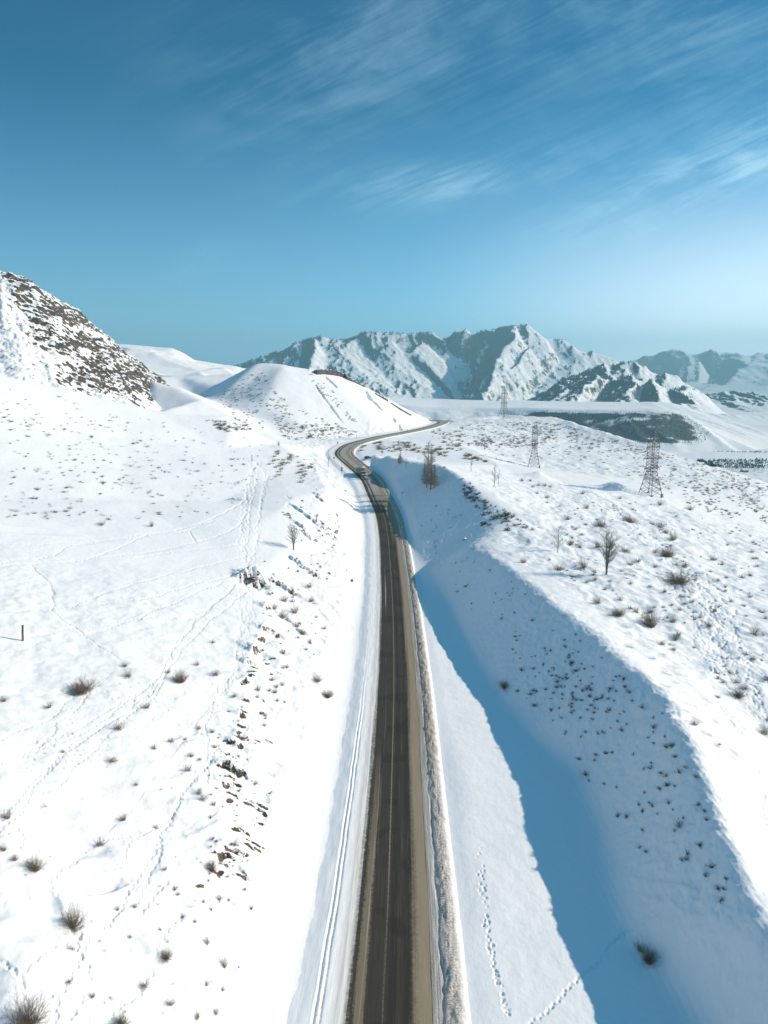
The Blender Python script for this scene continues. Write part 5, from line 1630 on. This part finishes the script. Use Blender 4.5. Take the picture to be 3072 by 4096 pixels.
put_tree("bare_tree", T_THIN, 1994, 1935, 60, "thin sapling close behind the birch on the ridge", base_h=9)
put_tree("bare_tree", T_THIN, 1313, 1867, 66, "thin tall sapling on the left bank beside the road bend signs", base_h=9)
put_tree("bare_tree", T_LEFT, 1115, 1790, 26, "tiny spreading tree on the field corner left of the road bend", base_h=9)
put_tree("bare_tree", T_SLIM, 1712, 1900, 130, "pale leafless tree rising behind the larch clump", base_h=10)
for i in range(16):
    put_tree("bare_tree", T_SLIM if i % 3 else T_THIN, 2905 + i * 11 + random.uniform(-4, 4), 1884 + random.uniform(-4, 7), random.uniform(18, 30), "small dark tree in the row beside the hut on the river flat",
             group="trees beside the hut on the river flat", base_h=10)

# ------------------------------------------------------------------ rocks breaking out of the bank


def rock_mesh(name, seed):
    """angular rock: a ball cut by planes, its layers weathered"""
    import bmesh
    rs = np.random.default_rng(int(seed * 100))
    bm = bmesh.new()
    bmesh.ops.create_icosphere(bm, subdivisions=4, radius=1.0)
    co = np.array([v.co[:] for v in bm.verts])
    for k in range(15):
        n = rs.normal(size=3) * (1.3, 1.3, 1.0); n /= np.linalg.norm(n)
        d = rs.uniform(.42, .8)
        over = np.maximum(co @ n - d, 0)
        co -= over[:, None] * n
    x, y, z = co.T
    st = np.round((z + .22 * x + .1 * fbm(x, y, .6, 2, off=seed)) * 5.0) / 5.0
    co[:, :2] *= (1 + .22 * np.sin(st * 17 + seed))[:, None]
    co += (0.09 * fbm(x * 1.3 + z + seed, y + z * 1.2, 0.4, 4, off=seed))[:, None] * co
    for v, c in zip(bm.verts, co): v.co = c
    me = bpy.data.meshes.new(name); bm.to_mesh(me); bm.free()
    me.materials.append(M_OUT)
    return me


ROCK = [rock_mesh("rock_outcrop", s * 3.7 + .4) for s in range(5)]


def outcrop(px, py, wpx, hpx, rot, label, group=None, thin=0.55):
    p = hit(px, py)
    if p is None: return
    k = depth_of(p) / FPX
    o = bpy.data.objects.new("rock_outcrop", random.choice(ROCK)); COL.objects.link(o)
    o.location = (p[0], p[1], p[2] + 0.1 * hpx * k)
    o.scale = (wpx * k / 2, max(wpx, hpx) * k / 2 * thin, hpx * k / 2)
    o.rotation_euler = (random.uniform(-.15, .15), random.uniform(-.35, .05), rot)
    tag(o, label, "rock", group)


OUT = (
        (1000, 2322, 100, 40, -.35, "dark overhanging rock ledge at the head of the cut slope, below the crossing trails"),
        (1110, 2334, 62, 26, -.2, "flat dark rock slab right of the overhanging ledge"),
        (1025, 2606, 34, 46, .9, "brown earth cliff, the widest on the bank edge"),
        (997, 2650, 24, 34, .9, "brown earth block just below the widest brown cliff"),
        (979, 2728, 18, 84, 1.1, "tall narrow strip of bare brown earth along the bank edge"),
        (1062, 2516, 32, 30, .7, "brown crumbling rock on the bank edge above the widest cliff"),
        (1054, 2560, 16, 34, 1.0, "thin brown rock rib between two crumbling cliffs"),
        (1073, 2436, 36, 40, .5, "brown rock bank behind the darkest shrubs of the cut slope"),
        (1166, 2368, 38, 46, .3, "jagged brown rock spike right of the snow hollow"),
        (1258, 2302, 34, 36, .3, "brown rock knob highest on the open cut slope"),
        (1108, 2544, 36, 36, .4, "rusty rock with dry stalks in the middle of the cut slope"),
        (915, 2968, 34, 24, .2, "dark split rock above the near left rock group"),
        (972, 2952, 50, 28, .5, "brown rock edge right of the dark split rock"),
        (905, 3066, 60, 40, -.3, "dark hollowed rock, biggest of the near left rock group"),
        (952, 3084, 60, 24, -.1, "dark flat rock right of the dark hollowed rock"),
        (908, 3144, 26, 52, .8, "greenish brown rock pillar below the dark hollowed rock"),
        (938, 3405, 84, 44, .4, "grey layered outcrop dusted with snow, lowest big rock on the left bank"),
        (897, 3428, 30, 52, .8, "upright grey rock joined to the left end of the grey layered outcrop"),
        (798, 3548, 30, 36, .6, "small dark rock in the snow below the grey layered outcrop"),
        (2370, 2284, 54, 18, -.2, "dark fallen log like rock under snow between round shrub and two stemmed tree"),
        (2598, 2018, 30, 12, -.3, "dark snow capped boulder on the flat below the big pylon"))
for px, py, wp, hp, rt_, lb in OUT:
    if 'overhanging' in lb:                     # shade of the hollow under the snow lip, put in as dark snowless rock
        outcrop(px, py + 4, wp * .95, hp * .85, rt_, lb, None, .4)
        hol = [o for o in COL.objects if o.name.startswith('rock_outcrop')][0]
        hol.data = hol.data.copy(); hol.data.materials.clear(); hol.data.materials.append(M_SCARP)
        continue
    outcrop(px + 6, py, wp * .42, hp * .5, rt_, lb, None, .34)
GR = "loose dark stones on the cut slope left of the road"
rs_ = random.Random(5)
for i in range(110):
    c = rs_.choice([(1300, 2110, 26, 45), (1270, 2060, 30, 50), (1180, 2080, 40, 40), (1230, 2130, 30, 30), (1150, 2440, 60, 50), (980, 3250, 60, 120), (1010, 3190, 40, 30), (940, 3420, 40, 40), (1180, 2560, 60, 70), (1090, 2290, 60, 25), (1340, 2150, 24, 40), (1240, 2260, 40, 40)])
    x, y = rs_.gauss(c[0], c[2]), rs_.gauss(c[1], c[3])
    if y > 3600: continue
    wpx = rs_.uniform(7, 20)
    outcrop(x, y, wpx, wpx * rs_.uniform(.6, 1.3), rs_.uniform(.2, 1.2), "small dark stone or earth patch showing through the snow of the cut slope", GR)
for px, py, wp in ((1860, 2158, 30), (1745, 2025, 18), (1800, 2110, 20), (2690, 2580, 34), (2770, 2120, 30), (2640, 1835, 26), (2700, 1880, 24)):
    outcrop(px, py, wp, wp * .45, 0.2, "small dark stone in the snow right of the road", "dark stones right of the road")

# ------------------------------------------------------------------ cut face of the round hill


def scarp(name, pts, label, back=2.5, hs=1.0):
    top, bot = [], []
    q = []
    for (x0, a0, b0), (x1, a1, b1) in zip(pts[:-1], pts[1:]):
        for f in np.linspace(0, 1, 7, endpoint=False):
            q.append((x0 + (x1 - x0) * f, a0 + (a1 - a0) * f, b0 + (b1 - b0) * f))
    q.append(pts[-1])
    V, F = [], []
    for i, (px, pt_, pb) in enumerate(q):
        p = hit(px, pb)
        if p is None or p[1] > 900: p = hit(px, pb + 6)
        if p is None: continue
        d = depth_of(p)
        h = max((pb - pt_) / FPX * d * hs, .3) * (1 + .12 * math.sin(i * 1.9)) + .25
        jx = .5 * math.sin(i * 2.3)
        for dy, dz in ((-.6 + jx * .4, -.9), (-.1 + jx * .3, h * .55), (.4 + jx * .3, h), (back, h + .3), (back + 1.5, -1.5)):
            V.append((p[0] + jx * .2, p[1] + dy, p[2] + dz))
    n = len(V) // 5
    for i in range(n - 1):
        for k in range(4):
            F.append((i * 5 + k, i * 5 + k + 1, i * 5 + k + 6, i * 5 + k + 5))
    F.append((4, 3, 2, 1, 0)); F.append(tuple((n - 1) * 5 + k for k in range(5)))
    me = poly_mesh(name, V, F)
    o = link(name, me, M_SCARP)
    tag(o, label, "cliff", None, 'structure')


scarp("cliff", [(1255, 1484, 1492), (1268, 1481, 1498), (1300, 1480, 1497), (1345, 1484, 1503), (1385, 1499, 1512), (1422, 1520, 1526), (1455, 1539, 1542)], "dark bare earth scarp along the top of the rounded hill", 4.0)
scarp("cliff", [(1500, 1572, 1575), (1530, 1588, 1594), (1552, 1600, 1606)], "short dark ledge halfway down the skyline of the rounded hill")
scarp("cliff", [(1565, 1612, 1615), (1600, 1634, 1639), (1645, 1660, 1664)], "long dark ledge low on the skyline of the rounded hill")

# ------------------------------------------------------------------ pylons


def pylon_parts(H):
    w0, w1, hw, ht = 0.125 * H, 0.056 * H, 0.37 * H, 0.81 * H
    cor = lambda w_, z: [Vector((sx * w_, sy * w_, z)) for sx, sy in ((-1, -1), (1, -1), (1, 1), (-1, 1))]
    wid = lambda z: w0 + (w1 - w0) * min(1, z / hw) if z < hw else (w1 if z < ht else w1 * (1 - (z - ht) / (H * 0.19)) + .15)
    r = 0.0040 * H
    legs = []
    for k in range(4):
        s_ = Seg()
        zs = [-0.3, hw, ht, H]
        s_.path([cor(wid(max(z, 0)), z)[k] for z in zs], [r * 1.3, r * 1.1, r, r * .8])
        legs.append(s_.mesh("leg", 4))
    br = Seg()
    zl = list(np.concatenate([[0.0], np.array([.085, .17, .245, .31, .37]) * H, np.linspace(.37, .81, 10)[1:] * H, np.array([.87, .93]) * H]))
    for z0, z1 in zip(zl[:-1], zl[1:]):
        a, b = cor(wid(z0), z0), cor(wid(z1), z1)
        for k in range(4):
            j = (k + 1) % 4
            br.stick(a[k], b[j], r * .55); br.stick(a[j], b[k], r * .55)
            if z1 > .07 * H and z1 < .9 * H: br.stick(b[k], b[j], r * .5)
    arms = []
    for z, L in ((.42 * H, .185 * H), (.58 * H, .215 * H), (.745 * H, .165 * H)):
        s_ = Seg()
        for sd in (-1, 1):
            tip = Vector((sd * L, 0, z)); w_ = wid(z)
            for sy in (-1, 1):
                s_.stick(Vector((0, sy * w_, z)), tip, r * .9)
                s_.stick(Vector((sd * w_, sy * w_, z + .055 * H)), tip, r * .6)
                for f in (.35, .65):
                    s_.stick(Vector((sd * w_, sy * w_, z)).lerp(tip, f), Vector((sd * w_, sy * w_, z + .055 * H)).lerp(tip, f), r * .4)
            s_.stick(tip, tip + Vector((0, 0, -.035 * H)), r * .8)
        arms.append(s_.mesh("crossarm", 4))
    foot = []
    for c in cor(w0, 0):
        s_ = Seg(); s_.box((c.x, c.y, -.1), (.035 * H, .035 * H, .06 * H), None, .6)
        foot.append(s_.mesh("footing", 4))
    return legs, br.mesh("bracing", 4), arms, foot


PY = pylon_parts(36.0)
for px, py, hpx, rot, lb in ((2600, 1980, 256, 33, "largest lattice pylon standing on the open snow flat near the right edge"),
                             (2135, 1869, 182, 78, "tall thin lattice pylon with arms seen edge on, left of the largest one"),
                             (2015, 1664, 118, 40, "dark lattice pylon rising from the crest before the terrace"),
                             (1946, 1664, 62, 15, "small distant lattice pylon with wide arms before the pale terrace face"),
                             (1885, 1664, 40, 20, "tiniest most distant pylon left of the small wide armed one")):
    p = hit(px, py)
    if p is None: continue
    d = depth_of(p)
    k = hpx / FPX * d / 36.0
    if hpx < 70:                                   # these two stand lower, beyond the brow: full size, farther off
        d = 36.0 * FPX / (hpx * 1.2); q = P(px, 1668, d); p = (q[0], q[1], q[2] - 4); k = 1.0
    root = bpy.data.objects.new("pylon", None); COL.objects.link(root)
    root.location = p; root.scale = (k, k, k); root.rotation_euler = (0, 0, math.radians(rot))
    tag(root, lb, "pylon", "power line pylons")
    for me in PY[0]: link("leg", me, M_STEEL, root)
    link("bracing", PY[1], M_STEEL, root)
    for me in PY[2]: link("crossarm", me, M_STEEL, root)
    for me in PY[3]: link("footing", me, M_CONC, root)

# ------------------------------------------------------------------ signs, posts


def cyl_mesh(name, r, h, n=10, z0=0.0, r2=None, axis='Z'):
    sg = Seg(); r2 = r if r2 is None else r2
    vs = []
    for z, rr in ((z0, r), (z0 + h, r2)):
        for k in range(n):
            a = 2 * math.pi * k / n
            vs.append((rr * math.cos(a), rr * math.sin(a), z) if axis == 'Z' else (z, rr * math.cos(a), rr * math.sin(a)))
    fs = [list(range(n))[::-1], list(range(n, 2 * n))] + [[k, (k + 1) % n, n + (k + 1) % n, n + k] for k in range(n)]
    return poly_mesh(name, vs, fs)


def sign(name, px, py, hm, label, panels, yaw=0.0, r=0.045, cat="road sign"):
    p = hit(px, py)
    if p is None: return
    root = bpy.data.objects.new(name, None); COL.objects.link(root)
    root.location = p; root.rotation_euler = (0, 0, yaw)
    tag(root, label, cat)
    link("pole", cyl_mesh("pole", r, hm + .4, 8, -.4), M_GREY, root)
    for kind, z, size, mat in panels:
        if kind == 'disc': me = disc_mesh("sign_panel", size, .04)
        elif kind == 'tri': me = disc_mesh("sign_panel", size, .04, sides=3)
        else:
            w_, h_ = size
            me = poly_mesh("sign_panel", [(sx * w_ / 2, sy * .03, sz * h_ / 2) for sx in (-1, 1) for sy in (-1, 1) for sz in (-1, 1)],
                           [(0, 1, 3, 2), (4, 6, 7, 5), (0, 4, 5, 1), (2, 3, 7, 6), (0, 2, 6, 4), (1, 5, 7, 3)], .008)
        link("sign_panel", me, mat, root, (0, -.09, z))
    for me in (cyl_mesh("bracket", .03, .5, 6, -.25, axis='X'),):
        link("bracket", me, M_GREY, root, (0, -.05, panels[0][1]))
    return root


sign("road_sign", 1408, 2356, 3.3, "round grey road sign seen from the back on the left verge", [('disc', 3.0, .56, M_GREY)], .1)
sign("road_sign", 1367, 1897, 3.9, "triangular road sign with a round one below, left of the truck", [('tri', 3.4, .85, M_GREY), ('disc', 2.2, .62, M_GREY)], .35, .06)
sign("road_sign", 1336, 1848, 2.9, "small round road sign at the outside of the bend behind the truck", [('disc', 2.4, .55, M_GREY)], .4, .06)
sign("road_sign", 1351, 1786, 3.2, "narrow dark road sign pair at the left side of the far bend", [('rect', 2.9, (.7, .7), M_STEEL), ('rect', 2.1, (.6, .5), M_STEEL)], .3, .07)
sign("road_sign", 1609, 1994, 3.2, "short dark road sign standing in the shaded bank below the larches", [('rect', 2.85, (1.3, .5), M_STEEL)], .9, .07)
sign("information_board", 1528, 1822, 2.9, "square pale blue board on a dark post at the lay-by", [('rect', 2.3, (1.75, 1.4), M_BLUE)], .15, .11, "board")
for px, py, hm, lb in ((1629, 1728, 2.0, "dark marker post on the verge of the far straight road"), (1652, 1718, 1.4, "smaller marker post beyond the dark one on the far straight road"),
                       (1427, 1752, 1.8, "pale marker post where the far bend begins")):
    p = hit(px, py)
    root = bpy.data.objects.new("marker_post", None); COL.objects.link(root); root.location = p
    tag(root, lb, "marker post")
    link("post", cyl_mesh("post", .17, hm + .3, 8, -.3, .14), M_STEEL, root)
    link("cap", cyl_mesh("cap", .20, .22, 8, hm - .1), M_BLACK, root)


def wood_post(px, py, hpx, wpx, lean, label):
    p = hit(px, py)
    k = depth_of(p) / FPX
    vs, fs = [], []
    h, r = hpx * k, wpx * k / 2
    N = 8
    for j in range(7):
        z = -.3 + (h + .3) * j / 6
        for q in range(N):
            a = 2 * math.pi * q / N
            rr = r * (1 + .10 * math.sin(q * 2.1 + j) - .12 * j / 6)
            vs.append((rr * math.cos(a) + lean * z, rr * math.sin(a), z + (.05 * r * math.cos(a * 2) if j == 6 else 0)))
    for j in range(6):
        for q in range(N):
            fs.append((j * N + q, j * N + (q + 1) % N, (j + 1) * N + (q + 1) % N, (j + 1) * N + q))
    fs.append(tuple(range(6 * N, 7 * N)))
    o = link("wooden_post", poly_mesh("wooden_post", vs, fs), M_WOOD, None, p)
    tag(o, label, "post")


wood_post(91, 2563, 66, 9, 0.09, "weathered wooden post alone on the smooth snowfield at the left edge")
wood_post(1008, 1845, 25, 3.2, 0.02, "thin dark post on the upper snowfield left of the road bend")

# ------------------------------------------------------------------ vehicles


def boxp(name, x0, x1, y0, y1, z0, z1, mat, root, bev=.04, taper=None):
    vs = [(x, y, z) for x in (x0, x1) for y in (y0, y1) for z in (z0, z1)]
    if taper: vs = [taper(*v) for v in vs]
    me = poly_mesh(name, vs, [(0, 1, 3, 2), (4, 6, 7, 5), (0, 4, 5, 1), (2, 3, 7, 6), (0, 2, 6, 4), (1, 5, 7, 3)], bev)
    return link(name, me, mat, root)


def wheel(root, x, y, r, wdt):
    t = link("wheel", cyl_mesh("wheel", r, wdt, 20, -wdt / 2, axis='X'), M_BLACK, root, (x, y, r))
    link("rim", cyl_mesh("rim", r * .55, wdt + .03, 14, -wdt / 2 - .015, axis='X'), M_STEEL, t)


def on_road(px, py, t):
    best, bi = 1e9, 0
    for i in range(0, len(RC), 2):
        x, y = RC[i, 0] + RNRM[i, 0] * t, RC[i, 1] + RNRM[i, 1] * t
        z = RC[i, 2]
        d = y * CP + (CAMZ - z) * SP
        if d < 20: continue
        v = 2048 + ((CAMZ - z) * CP - y * SP) / d * FPX; u = 1536 + x / d * FPX
        e_ = (u - px) ** 2 + 4 * (v - py) ** 2
        if e_ < best: best, bi = e_, i
    return bi, (RC[bi, 0] + RNRM[bi, 0] * t, RC[bi, 1] + RNRM[bi, 1] * t, RC[bi, 2] + .03)


ti, tp = on_road(1437, 1905, -1.7)
truck = bpy.data.objects.new("truck", None); COL.objects.link(truck)
truck.location = tp
hd = -RTAN[ti]
truck.rotation_euler = (0, 0, math.atan2(hd[1], hd[0]) - math.pi / 2)
truck.scale = (1.06, 1.06, 1.06)
tag(truck, "box truck with a grey cargo body and dark cab driving towards the camera", "truck")
boxp("chassis", -.9, .9, -4.2, 4.0, .55, .95, M_BLACK, truck)
cg = boxp("cargo_box", -1.25, 1.25, -4.4, 1.75, 1.05, 3.9, M_TARP, truck, .06)
boxp("frame_rail", -1.27, 1.27, 1.70, 1.79, 3.70, 3.93, M_STEEL, cg, .01)
cb = boxp("cab", -1.18, 1.18, 1.95, 4.05, .75, 2.85, M_CAB, truck, .10, lambda x, y, z: (x * (.93 if z > 2 else 1), y - (.28 if (z > 2 and y > 3) else 0), z))
boxp("windscreen", -1.02, 1.02, 3.90, 4.02, 1.72, 2.52, M_GLASS, cb, .02, lambda x, y, z: (x * (.93 if z > 2 else 1), y - (.13 if z > 2 else 0), z))
boxp("sun_visor", -1.10, 1.10, 3.62, 4.02, 2.66, 2.86, M_WHITE, cb, .03)
boxp("grille", -.78, .78, 4.03, 4.10, 1.10, 1.45, M_WHITE, cb, .02)
boxp("bumper", -1.2, 1.2, 3.95, 4.25, .5, .86, M_STEEL, truck, .05)
for sx in (-1, 1):
    boxp("headlight", sx * .95 - .16, sx * .95 + .16, 4.04, 4.13, 1.10, 1.36, M_LAMP, cb, .03)
    boxp("mirror", sx * 1.38 - .09, sx * 1.38 + .09, 3.70, 3.84, 1.75, 2.35, M_BLACK, cb, .02)
    boxp("side_window", sx * 1.155 - .02, sx * 1.155 + .02, 2.5, 3.55, 1.72, 2.42, M_GLASS, cb, .008, lambda x, y, z: (x * (.945 if z > 2 else 1), y, z))
    for yy in (3.1, -1.9, -3.2):
        wheel(truck, sx * 1.05, yy, .52, .34)

p = hit(1471, 1834)
car = bpy.data.objects.new("car", None); COL.objects.link(car)
car.location = (p[0], p[1], p[2] - .1); car.rotation_euler = (0, 0, math.radians(-62))
tag(car, "dark car parked in the lay-by behind the snow heap", "car")
import bmesh as _bm
prof = [(-2.1, .45), (-2.15, .85), (-1.9, 1.0), (1.0, 1.0), (2.0, .85), (2.15, .65), (2.15, .4)]
V, F = [], []
for sx in (-.86, .86):
    V += [(sx, y, z) for y, z in prof]
n = len(prof)
F = [list(range(n)), list(range(2 * n - 1, n - 1, -1))] + [[k, k + n, (k + 1) % n + n, (k + 1) % n] for k in range(n)]
link("body", poly_mesh("body", V, F, .05), M_CAR, car)
boxp("cabin", -.8, .8, -1.85, 1.0, .98, 1.5, M_GLASS, car, .05, lambda x, y, z: (x * (.85 if z > 1.2 else 1), y * (.78 if z > 1.2 else 1) - (.15 if z > 1.2 else 0), z))
boxp("roof", -.70, .70, -1.5, .62, 1.48, 1.55, M_CAR, car, .025)
for sx in (-1, 1):
    boxp("headlight", sx * .62 - .15, sx * .62 + .15, 2.05, 2.17, .62, .78, M_LAMP, car, .02)
    for yy in (1.35, -1.35):
        wheel(car, sx * .80, yy, .33, .22)

p = hit(2977, 1888)
hut = bpy.data.objects.new("hut", None); COL.objects.link(hut)
hut.location = p; hut.rotation_euler = (0, 0, .25)
tag(hut, "tiny hut with a snowy roof among trees on the river flat", "hut")
wl = boxp("wall", -4, 4, -3, 3, -.5, 2.8, M_HUT, hut, .03)
boxp("door", -.6, .6, -3.06, -2.98, 0, 2.1, M_WOOD, hut, .01)
boxp("window", 1.6, 2.8, -3.06, -2.98, 1.0, 2.1, M_GLASS, hut, .01)
link("roof", poly_mesh("roof", [(-4.6, -3.6, 2.7), (4.6, -3.6, 2.7), (4.6, 3.6, 2.7), (-4.6, 3.6, 2.7), (-4.6, 0, 5.0), (4.6, 0, 5.0)], [(0, 1, 5, 4), (2, 3, 4, 5), (0, 4, 3), (1, 2, 5), (0, 3, 2, 1)], .05), M_SNOW, hut)

# ------------------------------------------------------------------ the air
hz, ht_ = new_mat("winter haze")
ht_.t.nodes.clear()
pv = ht_.n('ShaderNodeVolumePrincipled')
ht_.set(pv, 'Color', (0.42, 0.84, 1.0)); ht_.set(pv, 'Density', HAZE); ht_.set(pv, 'Anisotropy', 0.08)
ht_.n('ShaderNodeOutputMaterial', None, Volume=pv)
hs_ = 8700.0
o = link("haze", poly_mesh("haze", [(x, y, z) for x in (-hs_, hs_) for y in (-hs_, hs_) for z in (-320.0, 540.0)],
                           [(0, 1, 3, 2), (4, 6, 7, 5), (0, 4, 5, 1), (2, 3, 7, 6), (0, 2, 6, 4), (1, 5, 7, 3)]), hz)
tag(o, "thin pale blue winter haze over the whole valley", "haze", kind='stuff')
